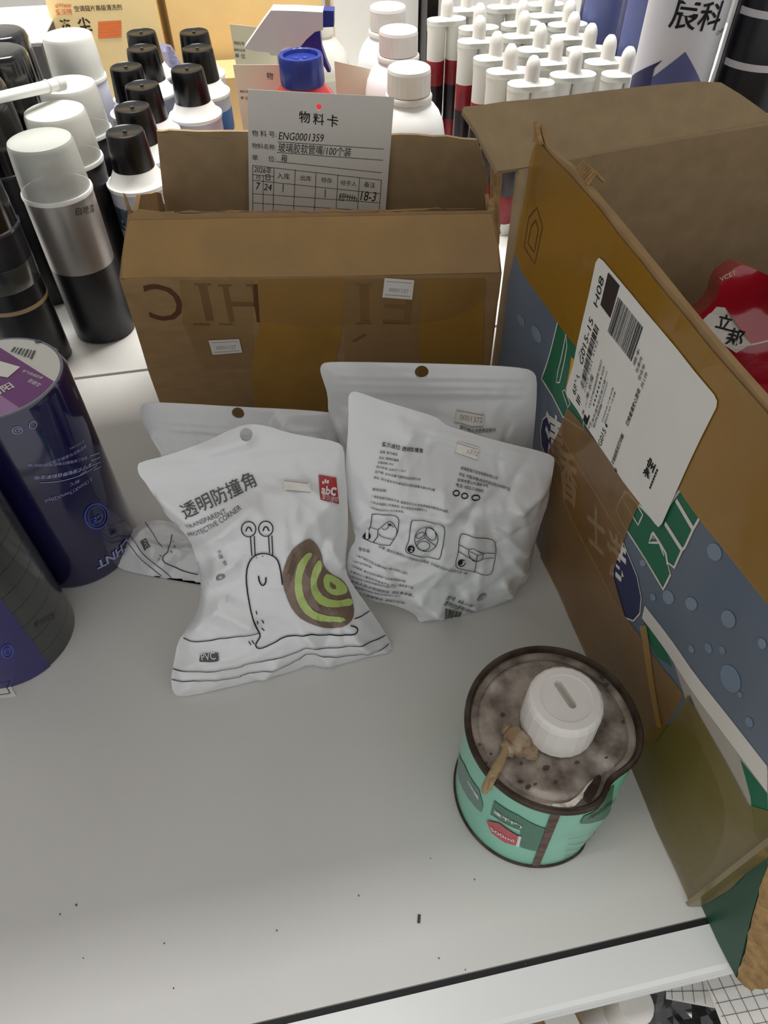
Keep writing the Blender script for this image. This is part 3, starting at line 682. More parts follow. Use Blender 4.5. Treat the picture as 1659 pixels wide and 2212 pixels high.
m = MB(); text(m, rpl, 'VCET', (1556, 608), (1590, 592), 0.0012); stroke(m, rpl, [(1575, 747), (1600, 748), (1659, 735)], 0.0012, 0.0012); obj('white_print', m, 'print_white', rb_)
m = MB(); m.lathe((0.40, 0.36, 0.006), [(0, 0), (0.055, 0), (0.055, 0.115), (0.05, 0.122), (0, 0.122)], 28); obj('packet_contents', m, 'red_film', rp, smooth=True)

# ================================================================== the white zip bags
class Relief:
    """height of a soft bag over its base plane, sampled once on a grid"""
    def __init__(s, poly, T, ridges, seed, wr=0.0022, d0=0.018, st=0.0011, zipl=None, nfold=26):
        A = np.array(poly); s.lo = A.min(0)-0.004; hi = A.max(0)+0.004; s.st = st
        nx = int((hi[0]-s.lo[0])/st)+2; ny = int((hi[1]-s.lo[1])/st)+2
        gx, gy = np.meshgrid(np.arange(nx), np.arange(ny)); G = np.stack([s.lo[0]+gx.ravel()*st, s.lo[1]+gy.ravel()*st], 1)
        ins = inside(G, poly); d = np.where(ins, edge_dist(G, poly), 0.0)
        h = T*(1-np.exp(-(d/d0)**1.3)); env = np.ones(len(G))
        if zipl:                                                # the pouch is flat above the zip
            a = np.array(zipl[0]); b = np.array(zipl[1]); ab = (b-a)/np.linalg.norm(b-a); dn = -((G-a)@np.array([-ab[1], ab[0]]))
            env = np.clip((dn+0.004)/0.045, 0, 1); env = env*env*(3-2*env); h = h*env+0.0008*(1-np.exp(-d/0.003))
        env = 0.25+0.75*env
        soft = 1-np.exp(-d/0.006)
        n = np.array([noise.noise(Vector((p[0]*26, p[1]*26, seed)))*1.0+0.55*(1-2.2*abs(noise.noise(Vector((p[0]*38+3, p[1]*30, seed+5)))))+0.25*(1-2*abs(noise.noise(Vector((p[0]*85, p[1]*70, seed+9))))) for p in G])
        h = h+n*wr*soft*env
        rg = random.Random(int(seed*10)); inn = np.where(d > 0.008)[0]
        for _ in range(nfold):                                  # sharp little creases in the film
            c = G[rg.choice(list(inn))]; an = rg.uniform(0, math.pi); L = rg.uniform(0.010, 0.035); dv = np.array([math.cos(an), math.sin(an)])
            q = (G-c)@dv; w_ = np.abs((G-c)@np.array([-dv[1], dv[0]])+0.15*q*q/L*rg.choice([-1, 1])); k = rg.uniform(0.0008, 0.0026)*rg.choice([1, 1, -1])
            h = h+k*np.exp(-(np.sqrt(w_*w_+1.5e-6)-0.0012)/rg.uniform(0.0018, 0.0045))*np.exp(-(q/L)**2)*soft*env
        for (a, b, w, k) in ridges:
            a = np.array(a); b = np.array(b); ab = b-a; t = np.clip(((G-a)@ab)/(ab@ab), 0, 1)
            dd = np.linalg.norm(G-a-t[:, None]*ab, axis=1); h = h+(k*np.exp(-(dd/w)**2) if w < 0.004 else 1.4*k*np.exp(-(np.sqrt(dd*dd+4e-6)-0.002)/(0.8*w)))*np.minimum(1, d/0.002)*(np.clip(4*np.minimum(t, 1-t)+0.15, 0, 1))
        s.H = np.maximum(h, 0.0).reshape(ny, nx)
    def __call__(s, u, v):
        x = (u-s.lo[0])/s.st; y = (v-s.lo[1])/s.st; ny, nx = s.H.shape
        x = min(max(x, 0), nx-1.001); y = min(max(y, 0), ny-1.001); i = int(x); j = int(y); fx = x-i; fy = y-j; H = s.H
        return float((H[j, i]*(1-fx)+H[j, i+1]*fx)*(1-fy)+(H[j+1, i]*(1-fx)+H[j+1, i+1]*fx)*fy)
def bag(label, pl, outline, T, seed, ridges=(), hole=None, wr=0.0022, step=0.0017, d0=0.018, group=None, zipl=None, nfold=26):
    pl.zmin = 0.0008
    poly = smooth_poly([pl.hit0(*p) for p in outline], 1)
    R = [(pl.hit0(*a), pl.hit0(*b), w, k) for a, b, w, k in ridges]
    pl.h = Relief(poly, T, R, seed, wr, d0, zipl=[pl.hit0(*p) for p in zipl] if zipl else None, nfold=nfold)
    c = np.mean(np.array(poly), 0); b0 = pl.raw(c[0], min(p[1] for p in poly), 0.0)
    t = thing('zip_bag', label, 'bag', (float(b0[0]), float(b0[1]), 0.0), group)
    holes = []
    if hole: holes = [ell(*pl.hit(*hole[:2]), hole[2], hole[2]*0.95, 16)]
    m = MB(); shell(m, pl, poly, step, 0.0, holes, back=lambda u, v: pl.raw(u, v, -0.0006-0.35*pl.h(u, v)))
    body = obj('pouch', m, 'bag_white', t, smooth=True)
    return t, body
def lean(p0, p1, tilt):
    a, b = np.array(p0, float), np.array(p1, float); ex = (b-a)/np.linalg.norm(b-a); bk = np.array([-ex[1], ex[0], 0]); t = math.radians(tilt)
    return Plane(a, ex, bk*math.cos(t)+UP*math.sin(t))
BO = 0.0011
# --- front left bag with the snail print
pa = lean(at_z(388, 1506, 0.001), at_z(847, 1400, 0.001), 63)
outA = [(296, 1008), (302, 998), (361, 984), (446, 953), (508, 923), (540, 915), (579, 920), (616, 933), (666, 943), (728, 954), (744, 968), (745, 1016), (751, 1081), (752, 1143), (747, 1197), (747, 1236), (759, 1260), (797, 1313), (832, 1367), (848, 1398), (842, 1413), (826, 1417), (770, 1429), (724, 1444), (701, 1446), (670, 1433), (624, 1453), (558, 1471), (515, 1481), (461, 1496), (388, 1506), (373, 1496), (369, 1467), (375, 1433), (384, 1386), (400, 1363), (423, 1328), (433, 1294), (434, 1259), (427, 1217), (411, 1166), (384, 1136), (361, 1116), (338, 1081), (315, 1043), (300, 1026)]
ridA = [((300, 1030), (740, 985), 0.0030, 0.0016), ((305, 1012), (742, 968), 0.0024, 0.0013), ((420, 1180), (560, 1060), 0.006, 0.004), ((430, 1250), (520, 1180), 0.006, 0.005), ((440, 1290), (560, 1330), 0.007, 0.004), ((400, 1370), (500, 1260), 0.006, 0.004), ((745, 1100), (640, 1030), 0.006, 0.003), ((700, 1150), (748, 1230), 0.005, 0.004), ((720, 1440), (640, 1330), 0.006, 0.004), ((560, 1470), (600, 1400), 0.006, 0.004), ((800, 1410), (750, 1340), 0.005, 0.003), ((330, 1060), (420, 1130), 0.006, 0.003), ((660, 1110), (600, 1230), 0.008, 0.003), ((560, 940), (420, 985), 0.006, 0.003), ((470, 1190), (430, 1330), 0.005, 0.003)]
ta, ba = bag('white zip bag in front with a snail drawing and a green striped shell window', pa, outA, 0.016, 1.0, ridA, (532, 939, 0.0042), wr=0.0020, group='white zip bags', zipl=((300, 1036), (742, 990)), nfold=64)
m = MB()
text(m, pa, '透明防撞角', (399, 1119), (554, 1045), BO, 1.0, 0.0); text(m, pa, '透明防撞角', (399.8, 1119.4), (554.8, 1045.4), BO+0.0001, 1.0, 0.0); obj('title_lettering', m, 'ink_grey', ba)
m = MB(); text(m, pa, 'TRANSPARENT', (404, 1141), (490, 1107), BO); text(m, pa, 'PROTECTIVE CORNER', (409, 1158), (522, 1098), BO)
text(m, pa, '卡通', (468, 1188), (474, 1206), BO); text(m, pa, '款', (480, 1212), (486, 1222), BO); text(m, pa, '◎', (480, 1252), (489, 1240), BO); obj('small_lettering', m, 'ink_grey', ba)
# snail drawing
LW = 0.0007
m = MB()
for c in ((537, 1142), (574, 1141)):
    stroke(m, pa, ell(*c, 15.5, 16.5, 20), LW, BO, closed=True, smooth=0)
    stroke(m, pa, [(c[0]-6, c[1]+5), (c[0]-3, c[1]-4), (c[0]+3, c[1]-4), (c[0]+7, c[1]+5)], LW*1.2, BO)
for a, b in (((541, 1158), (544, 1200)), ((549, 1157), (551, 1198)), ((580, 1156), (582, 1194)), ((587, 1156), (589, 1200))): stroke(m, pa, [a, b], LW, BO, smooth=0)
stroke(m, pa, [(610, 1262), (605, 1225), (598, 1205), (580, 1195), (562, 1194), (546, 1201), (534, 1222), (531, 1250), (536, 1290), (544, 1330), (556, 1358), (563, 1372), (556, 1384), (551, 1392), (557, 1400), (572, 1397), (590, 1388), (612, 1374), (640, 1372), (668, 1368), (690, 1371), (730, 1372), (765, 1370), (773, 1362), (771, 1354), (757, 1350)], LW*1.3, BO)
stroke(m, pa, [(558, 1243), (560, 1256), (567, 1265), (574, 1258), (574, 1246)], LW*1.4, BO)
for a, b in [((553, 1318), (555, 1326)), ((556, 1340), (557, 1347)), ((566, 1338), (570, 1345)), ((565, 1355), (571, 1361)), ((553, 1203), (555, 1204)), ((566, 1200), (568, 1201)), ((537, 1384), (542, 1392)), ((544, 1382), (549, 1390))]: stroke(m, pa, [a, b], LW, BO, smooth=0)
obj('snail_drawing', m, 'ink', ba, label='line drawing of a smiling snail')
m = MB()
stroke(m, pa, [(396, 1376), (415, 1385), (450, 1383), (510, 1373), (560, 1366)], LW, BO)
stroke(m, pa, [(373, 1443), (420, 1449), (480, 1446), (520, 1440), (530, 1433), (580, 1425), (640, 1409), (665, 1397), (705, 1400), (780, 1394), (832, 1371)], LW, BO)
stroke(m, pa, [(371, 1466), (440, 1467), (515, 1463), (525, 1455), (580, 1449), (640, 1428), (668, 1408), (710, 1419), (790, 1413), (840, 1389)], LW, BO)
stroke(m, pa, [(765, 1335), (780, 1330), (798, 1318)], LW, BO)
obj('ground_lines', m, 'ink', ba)
m = MB(); patch(m, pa, [(433, 1410), (471, 1408), (473, 1424), (470, 1427), (432, 1428), (430, 1425)], BO, 0.003); o = obj('pvc_tag', m, 'ink_grey', ba)
m = MB(); text(m, pa, 'PVC', (436, 1424), (466, 1422), BO+0.0003); obj('pvc_lettering', m, 'logo_white', o)
m = MB(); patch(m, pa, [(688, 1024), (710, 1028), (726, 1031), (732, 1088), (718, 1083), (692, 1078)], BO, 0.003); o = obj('logo_badge', m, 'logo_red', ba, label='dark red logo badge')
m = MB(); text(m, pa, 'abc'[0:2], (693, 1064), (712, 1067), BO+0.0003, 1.0, 0.03); text(m, pa, 'c', (712, 1067), (724, 1069), BO+0.0003, 1.0, 0.03); text(m, pa, '爱贝迪拉', (694, 1075), (729, 1081), BO+0.0003)
for a, b in (((697, 1038), (698, 1044)), ((702, 1034), (703, 1042)), ((708, 1036), (707, 1043))): stroke(m, pa, [a, b], 0.0012, BO+0.0003, smooth=0)
obj('logo_lettering', m, 'logo_white', o)
m = MB(); patch(m, pa, [(611, 1034), (668, 1040), (672, 1064), (614, 1058)], BO, 0.003); o = obj('price_sticker', m, 'paper', ba)
m = MB(); stroke(m, pa, [(613, 1037), (666, 1042)], 0.0005, BO+0.0003, smooth=0); stroke(m, pa, [(618, 1058), (670, 1063)], 0.0005, BO+0.0003, smooth=0); obj('sticker_print', m, 'ink_faint', o)
# shell window: brown base, light green bands
SH = [(665, 1161), (682, 1172), (695, 1196), (699, 1222), (716, 1240), (740, 1250), (755, 1275), (765, 1310), (763, 1335), (748, 1350), (720, 1356), (690, 1353), (655, 1340), (632, 1318), (617, 1285), (608, 1250), (616, 1212), (638, 1178)]
m = MB(); patch(m, pa, SH, BO, 0.003, smooth=1); sh = obj('shell_window', m, 'shell_brown', ba, label='clear snail-shell window showing the green striped contents')
for q in ([(668, 1190), (676, 1196), (662, 1214), (651, 1245), (653, 1280), (668, 1312), (700, 1328), (740, 1330), (748, 1340), (700, 1343), (664, 1330), (642, 1302), (634, 1262), (640, 1222), (654, 1200)],
          [(690, 1204), (697, 1224), (684, 1246), (684, 1268), (700, 1290), (735, 1296), (758, 1288), (763, 1306), (730, 1310), (695, 1308), (675, 1288), (668, 1258), (676, 1224)],
          [(708, 1236), (738, 1252), (752, 1272), (744, 1282), (718, 1284), (702, 1272), (697, 1254), (700, 1242)]):
    m = MB(); patch(m, pa, q, BO+0.0004, 0.003, smooth=1); obj('green_band', m, 'shell_green', sh)
m = MB(); patch(m, pa, [(712, 1254), (724, 1262), (726, 1270), (718, 1270), (712, 1264)], BO+0.0007, 0.003); obj('spiral_core', m, 'shell_brown', sh)
# --- right front bag, printed back
pb = lean(at_z(905, 1344, 0.001), at_z(1140, 1300, 0.001), 68)
outB = [(752, 868), (753, 853), (762, 845), (778, 848), (820, 864), (882, 882), (940, 900), (950, 907), (966, 920), (992, 928), (1051, 946), (1113, 962), (1162, 973), (1196, 985), (1198, 998), (1193, 1027), (1188, 1056), (1184, 1086), (1171, 1121), (1157, 1167), (1149, 1206), (1142, 1252), (1113, 1271), (1111, 1291), (1084, 1304), (1031, 1320), (973, 1335), (914, 1345), (904, 1342), (900, 1330), (880, 1318), (849, 1306), (800, 1297), (778, 1280), (760, 1250), (748, 1226), (755, 1187), (770, 1165), (761, 1135), (752, 1082), (745, 1030), (747, 991), (752, 933), (753, 890)]
ridB = [((755, 900), (1195, 1010), 0.0028, 0.0015), ((756, 884), (1196, 996), 0.0024, 0.0013), ((1190, 1040), (1090, 1100), 0.006, 0.004), ((1150, 1200), (1060, 1130), 0.006, 0.004), ((1140, 1240), (1080, 1180), 0.005, 0.004), ((1110, 1290), (1070, 1230), 0.005, 0.005), ((1000, 1100), (1020, 1190), 0.008, 0.003), ((960, 1330), (880, 1270), 0.006, 0.004), ((760, 1140), (800, 1090), 0.006, 0.003), ((1030, 1315), (990, 1260), 0.004, 0.003), ((900, 920), (830, 1010), 0.01, 0.003)]
tb, bb = bag('white zip bag at right front showing its printed back with three diagrams', pb, outB, 0.014, 5.0, ridB, (1041, 1290, 0.0045), wr=0.0019, group='white zip bags', zipl=((755, 906), (1195, 1016)), nfold=64)
m = MB(); text(m, pb, '爱贝迪拉·透明防撞角', (824, 962), (912, 977), BO, 1.0, 0.01)
for s, p0, p1 in [('品牌: 爱贝迪拉', (820, 977), (858, 983)), ('品名: 透明防撞角', (818, 989), (860, 996)), ('主要材料: PVC', (815, 999), (850, 1005)), ('执行标准: Q/KFYT 1-2017', (812, 1009), (876, 1019)), ('生产商: 台州市黄飞塑胶制品有限公司', (809, 1020), (907, 1037)), ('地址: 浙江省台州市黄岩区大埭街道嘉木路26号3幢', (806, 1032), (938, 1060)),
                  ('使用说明:', (803, 1058), (834, 1062)), ('1.请安装部位擦拭干净, 确保无灰尘水渍油渍等影响黏贴的物质。', (802, 1072), (968, 1106)), ('2.撕去双面胶上的离型纸, 用力按压在安装部位上。', (800, 1084), (922, 1103)), ('3.安装粘贴后24小时才能牢固。', (799, 1096), (872, 1107)),
                  ('蚌埠星瑞贝百货销售有限公司', (994, 1012), (1073, 1035)), ('地址: 中国(安徽)自由贸易试验区蚌埠片区', (990, 1025), (1101, 1059)), ('蚌埠市黄山大道8018号', (987, 1038), (1053, 1052)), ('电话: 0552-7109865', (984, 1049), (1043, 1063)),
                  ('注意: 图中内黑箭头只供使用方法描述, 不同款式的产品使用方法一致!', (816, 1180), (1008, 1240)), ('警告语:', (774, 1187), (799, 1193)), ('1.本产品仅为安全辅助用具, 不能代替成人监护。', (769, 1200), (880, 1240)), ('2.本产品不是玩具。', (762, 1212), (803, 1226)), ('3.安装前, 家长有责任确保产品安装的稳固牢靠。', (759, 1222), (876, 1257)), ('4.请勿让儿童独自开启本产品, 防止儿童吞食包装。', (756, 1234), (893, 1270)), ('5.请勿将孩儿脚趾放置固定的缝隙产品。', (754, 1245), (855, 1268)), ('中华人民共和国制造, 请妥善保管。', (756, 1258), (892, 1288)), ('若有疑问或者请登本网站进行咨询。', (765, 1270), (865, 1288)), ('人工客服电话, 请拨打官网!', (772, 1283), (873, 1304)),
                  ('货号: AB-1187', (962, 1293), (1020, 1312)), ('透明防撞角(球形)', (957, 1304), (1018, 1322))]:
    text(m, pb, s, p0, p1, BO, 1.0, 0.004)
for k in range(14): stroke(m, pb, [(963+k*2.6, 1313+k*0.6), (958+k*2.6, 1334+k*0.2)], 0.0005 if k % 3 else 0.0009, BO, smooth=0)
for c in ((985, 1064), (1003, 1070), (1027, 1074)): stroke(m, pb, ell(*c, 7 if c[0] < 1020 else 9, 6, 7), 0.0009, BO, closed=True, smooth=0)
o = obj('printed_text', m, 'ink', bb); o['kind'] = 'stuff'
m = MB(); LB = 0.0005
RR = lambda c: smooth_poly(c, 2)
stroke(m, pb, [(803, 1106), (850, 1111), (862, 1120), (860, 1142), (855, 1156), (845, 1172), (840, 1179), (782, 1163), (784, 1155), (800, 1140), (802, 1120)], LB, BO, closed=True)
stroke(m, pb, [(800, 1138), (816, 1143), (815, 1158), (806, 1170)], LB, BO, smooth=0); stroke(m, pb, [(816, 1143), (820, 1140), (838, 1124), (848, 1128), (858, 1145), (855, 1155)], LB, BO); stroke(m, pb, [(818, 1152), (822, 1158), (850, 1164)], LB, BO)
stroke(m, pb, [(824, 1140), (832, 1144), (840, 1135), (836, 1128), (845, 1138), (840, 1128), (850, 1138)], LB, BO)
stroke(m, pb, [(892, 1120), (950, 1131), (961, 1140), (958, 1170), (950, 1205), (944, 1208), (880, 1195), (874, 1186), (884, 1165), (886, 1130)], LB, BO, closed=True)
stroke(m, pb, ell(920, 1164, 25, 26, 22), LB, BO, closed=True, smooth=0); stroke(m, pb, ell(930, 1152, 10, 15, 14, -0.5), LB, BO, closed=True, smooth=0); stroke(m, pb, ell(914, 1178, 14, 10, 14), LB, BO, closed=True, smooth=0); stroke(m, pb, ell(907, 1155, 10, 5, 12, -0.5), LB, BO, closed=True, smooth=0)
stroke(m, pb, [(921, 1139), (917, 1160), (898, 1170)], LB, BO, smooth=0); stroke(m, pb, [(917, 1160), (940, 1178)], LB, BO, smooth=0)
stroke(m, pb, [(996, 1149), (1060, 1162), (1071, 1172), (1068, 1210), (1062, 1238), (1050, 1242), (990, 1228), (982, 1220), (990, 1190), (992, 1160)], LB, BO, closed=True)
stroke(m, pb, [(991, 1176), (1012, 1186), (1022, 1184), (1044, 1194), (1068, 1194)], LB, BO, smooth=0); stroke(m, pb, [(990, 1190), (1014, 1204), (1028, 1212), (1044, 1206), (1066, 1204)], LB, BO, smooth=0); stroke(m, pb, [(1012, 1186), (1011, 1196), (1018, 1208), (1028, 1213), (1040, 1208), (1044, 1194)], LB, BO); stroke(m, pb, [(1014, 1190), (1030, 1198), (1043, 1195)], LB, BO, smooth=0); stroke(m, pb, [(1030, 1198), (1028, 1213), (1024, 1236)], LB, BO, smooth=0)
o = obj('diagram_lines', m, 'ink', bb); o['kind'] = 'stuff'
for c, s in (((792, 1157), '1'), ((887, 1185), '2'), ((996, 1215), '3')):
    m = MB(); patch(m, pb, ell(*c, 8, 8, 16), BO, 0.004); o = obj('step_number', m, 'ink', bb)
    m = MB(); text(m, pb, s, (c[0]-3, c[1]+4), (c[0]+3, c[1]+5), BO+0.0003, 1.0, 0.02); obj('step_digit', m, 'logo_white', o)
m = MB(); patch(m, pb, [(988, 952), (1034, 966), (1030, 996), (982, 979)], BO, 0.003); o = obj('price_sticker', m, 'paper', bb)
m = MB(); stroke(m, pb, [(986, 955), (1032, 970)], 0.0005, BO+0.0003, smooth=0); stroke(m, pb, [(982, 976), (1029, 993)], 0.0005, BO+0.0003, smooth=0); text(m, pb, '1372', (1007, 978), (1030, 984), BO+0.0003); obj('sticker_print', m, 'ink_faint', o)
# --- bags behind
pe = Plane((0.180, 0.357, 0.001), CX, CB*math.cos(math.radians(75))+UP*math.sin(math.radians(75)))
outE = [(691, 800), (694, 788), (704, 783), (745, 782), (908, 785), (1071, 790), (1136, 796), (1152, 803), (1160, 816), (1159, 868), (1155, 916), (1150, 965), (1146, 1010), (1120, 1080), (1100, 1150), (1080, 1195), (930, 1205), (800, 1195), (770, 1120), (752, 1020), (738, 965), (722, 926), (709, 894), (708, 851), (697, 819)]
ridE = [((706, 843), (1158, 851), 0.0030, 0.0016), ((702, 828), (1158, 836), 0.0022, 0.0013), ((700, 812), (1158, 818), 0.0022, 0.0008), ((715, 900), (780, 980), 0.006, 0.004), ((1000, 905), (1090, 940), 0.005, 0.003)]
te, be = bag('white zip bag at right rear, its round hang hole against the small carton', pe, outE, 0.014, 9.0, ridE, (911, 804, 0.0052), group='white zip bags', zipl=((706, 848), (1158, 856)))
m = MB(); patch(m, pe, [(987, 882), (1047, 893), (1042, 920), (981, 914)], BO, 0.003); o = obj('price_sticker', m, 'paper', be)
m = MB(); stroke(m, pe, [(987, 885), (1045, 895)], 0.0006, BO+0.0003, smooth=0); stroke(m, pe, [(982, 911), (1042, 919)], 0.0006, BO+0.0003, smooth=0); text(m, pe, '0001372', (993, 904), (1041, 911), BO+0.0003); obj('sticker_print', m, 'ink_faint', o)
m = MB(); text(m, pe, '请仔细阅读使用说明书', (992, 924), (1070, 931), BO); obj('printed_text', m, 'ink', be)
pc = Plane((-0.06, 0.412, 0.001), CX, CB*math.cos(math.radians(72))+UP*math.sin(math.radians(72)))
outC = [(302, 888), (306, 874), (320, 869), (400, 872), (510, 879), (620, 884), (690, 889), (722, 893), (730, 910), (726, 1000), (715, 1100), (690, 1180), (560, 1185), (450, 1170), (400, 1110), (372, 1040), (352, 992), (338, 960), (312, 925), (304, 905)]
ridC = [((312, 922), (745, 945), 0.0028, 0.0015), ((308, 908), (748, 930), 0.0022, 0.0012), ((320, 930), (360, 990), 0.006, 0.004), ((590, 900), (700, 960), 0.012, 0.004)]
tc_, bc = bag('white zip bag at left rear, only its top edge with a hang hole showing', pc, outC, 0.013, 13.0, ridC, (514, 893, 0.005), group='white zip bags', zipl=((312, 926), (745, 950)))
pd = Plane(at_z(252, 1226, 0.002), (0.97, -0.24, 0.0), np.array([0.23, 0.93, 0.0])*math.cos(math.radians(16))+UP*math.sin(math.radians(16)))
outD = [(282, 1146), (262, 1164), (252, 1190), (249, 1212), (256, 1228), (300, 1240), (380, 1256), (430, 1266), (500, 1276), (540, 1255), (530, 1200), (480, 1160), (400, 1135), (343, 1122), (315, 1128)]
td, bd = bag('white zip bag lying on its side, its corner beside the blue tape stack', pd, outD, 0.010, 17.0, [((270, 1160), (320, 1240), 0.003, 0.0015)], wr=0.0015, group='white zip bags')
m = MB(); stroke(m, pd, [(268, 1160), (282, 1180), (300, 1205), (330, 1230), (350, 1246)], LW*0.7, BO); stroke(m, pd, [(276, 1152), (292, 1170), (306, 1195), (330, 1216), (362, 1240), (372, 1252)], LW*0.7, BO)
stroke(m, pd, [(314, 1128), (330, 1150), (340, 1170), (352, 1182)], LW*0.7, BO); stroke(m, pd, [(372, 1155), (366, 1180), (364, 1194), (354, 1200), (351, 1214), (372, 1224), (400, 1236), (428, 1242)], LW*0.9, BO)
for a, b in [((372, 1170), (376, 1172)), ((369, 1190), (372, 1196)), ((376, 1178), (380, 1183)), ((345, 1200), (350, 1203)), ((346, 1206), (342, 1212))]: stroke(m, pd, [a, b], LW*0.7, BO, smooth=0)
obj('ground_lines', m, 'ink', bd)
m = MB(); patch(m, pd, [(304, 1170), (316, 1163), (326, 1182), (313, 1191)], BO, 0.003); o = obj('pvc_tag', m, 'ink_grey', bd)
m = MB(); text(m, pd, 'PVC', (309, 1170), (318, 1188), BO+0.0003, 0.8); obj('pvc_lettering', m, 'logo_white', o)

# ================================================================== electrical tape stacks
def tape_stack(name, label, c, r, z1, rolls, body, seed):
    t = thing(name, label, 'tape stack', (c[0], c[1], 0))
    h = z1/rolls
    for k in range(rolls):
        m = MB(); z0 = k*h
        m.lathe((c[0], c[1], 0), [(r*0.45, z0+0.0003), (r-0.0003, z0+0.0002), (r-0.0003, z0+h-0.0002), (r*0.45, z0+h-0.0003), (r*0.45, z0+0.0003)], 48)
        obj('tape_roll', m, body, t, smooth=True)
    return t
c1 = (-0.1895, 0.4305); r1 = 0.047; z1 = 0.180
t1 = tape_stack('tape_stack', 'tall shrink-wrapped stack of dark blue tape rolls with a white and purple top', c1, r1, z1-0.001, 10, 'tape_blue', 1)
cy1 = Cyl(c1, r1+0.0012)
m = MB(); m.lathe((c1[0], c1[1], 0), [(r1-0.002, 0.0005), (r1+0.0004, 0.001), (r1+0.0010, 0.004), (r1+0.0010, z1-0.003), (r1-0.001, z1+0.0003), (r1-0.004, z1+0.0003)], 64); slv = obj('printed_sleeve', m, 'tape_blue', t1, smooth=True)
tope = Plane((c1[0], c1[1], z1), (1, 0, 0), (0, 1, 0))
m = MB(); m.lathe((c1[0], c1[1], z1), [(0, 0.0004), (r1-0.003, 0.0004), (r1-0.003, -0.0005), (0, -0.0005)], 48); disc = obj('top_disc', m, 'disc_white', t1)
rr = r1-0.0035
def chord(pts): return pts
# purple band across the disc
ang = lambda a: (rr*math.cos(a), rr*math.sin(a))
l0 = np.array(tope.hit(0, 752)); l1 = np.array(tope.hit(105, 818)); dl = (l1-l0)/np.linalg.norm(l1-l0)
def clip_disc(side_sign, lo, hi, n=40):
    nn = np.array([-dl[1], dl[0]]); nn = nn if nn[1] < 0 else -nn      # towards the viewer
    d0 = l0@nn; out = []
    for i in range(n+1):
        s = -rr+2*rr*i/n
        out.append(s)
    poly = [];
    a0 = max(-1, min(1, (d0+lo)/rr)); a1 = max(-1, min(1, (d0+hi)/rr)); base = math.atan2(nn[1], nn[0])
    t0 = math.acos(a0); t1_ = math.acos(a1)
    for i in range(13): poly.append(ang(base-t0+(t0-t1_)*i/12))
    for i in range(13): poly.append(ang(base+t1_+(t0-t1_)*i/12))
    return poly
m = MB(); film(m, tope, clip_disc(1, 0.0, 0.030), 0.01, 0.0007); pb_ = obj('purple_band', m, 'disc_purple', disc)
m = MB(); film(m, tope, clip_disc(1, 0.030, 0.0999), 0.01, 0.0007); obj('lilac_band', m, 'disc_lilac', disc)
m = MB(); patch(m, tope, [(0, 782), (45, 795), (18, 818), (0, 815)], 0.0010, 0.01); st = obj('price_sticker', m, 'paper', pb_)
m = MB(); text(m, tope, '耐磨型', (60, 826), (84, 838), 0.0010); text(m, tope, '电气绝缘胶带', (48, 805), (90, 822), 0.0010); text(m, tope, '向阳', (-18, 862), (32, 838), 0.0010, 1.0, 0.02); obj('disc_lettering', m, 'disc_white', pb_)
m = MB()
for k in range(7): stroke(m, tope, [(34+k*7, 752+k*1.2), (26+k*7, 762+k*2.6)], 0.0009 if k % 2 else 0.0016, 0.0010, smooth=0)
stroke(m, tope, ell(83, 740, 5, 3, 10), 0.0012, 0.001, closed=True, smooth=0); obj('barcode', m, 'ink_grey', disc)
CO = 0.0004
m = MB()
text(m, cy1, '电气绝缘胶粘带自粘安全用', (196, 1000), (75, 1028), CO, 0.9, 0.02); stroke(m, cy1, [(208, 1005), (150, 1035), (86, 1042)], 0.0006, CO)
for k, (a, b) in enumerate([((187, 985), (60, 1001)), ((184, 960), (100, 998)), ((180, 950), (150, 968))]): text(m, cy1, ['聚氯乙烯薄膜压敏胶带阻燃耐寒', '额定电压与温度见表示', '生产日期见合格证'][k], a, b, CO, 0.8)
text(m, cy1, '0.13mmX17mmX20yd', (196, 1030), (97, 1078), CO, 1.1); text(m, cy1, '80°C', (170, 1035), (150, 1044), CO); text(m, cy1, '600V', (185, 1015), (170, 1024), CO)
text(m, cy1, 'CHNT', (274, 1160), (206, 1214), CO, 1.0, 0.03)
for k in range(4): stroke(m, cy1, [(192+k*3, 985+k*10), (214+k*1, 978+k*10)], 0.0007, CO, smooth=0)
stroke(m, cy1, [(62, 915), (70, 908), (80, 913), (76, 924), (64, 926)], 0.0006, CO, closed=True); stroke(m, cy1, ell(37, 929, 11, 8, 8), 0.0007, CO, closed=True, smooth=0); stroke(m, cy1, ell(37, 929, 5, 4, 6), 0.0007, CO, closed=True, smooth=0)
o = obj('sleeve_lettering', m, 'print_pale', slv); o['kind'] = 'stuff'
m = MB(); stroke(m, cy1, ell(208, 1115, 25, 27, 22), 0.0014, CO, closed=True, smooth=0); stroke(m, cy1, ell(208, 1115, 19, 21, 22), 0.0007, CO, closed=True, smooth=0); text(m, cy1, 'CE', (220, 1108), (198, 1120), CO, 1.0, 0.03); obj('round_emblem', m, 'print_blue2', slv)
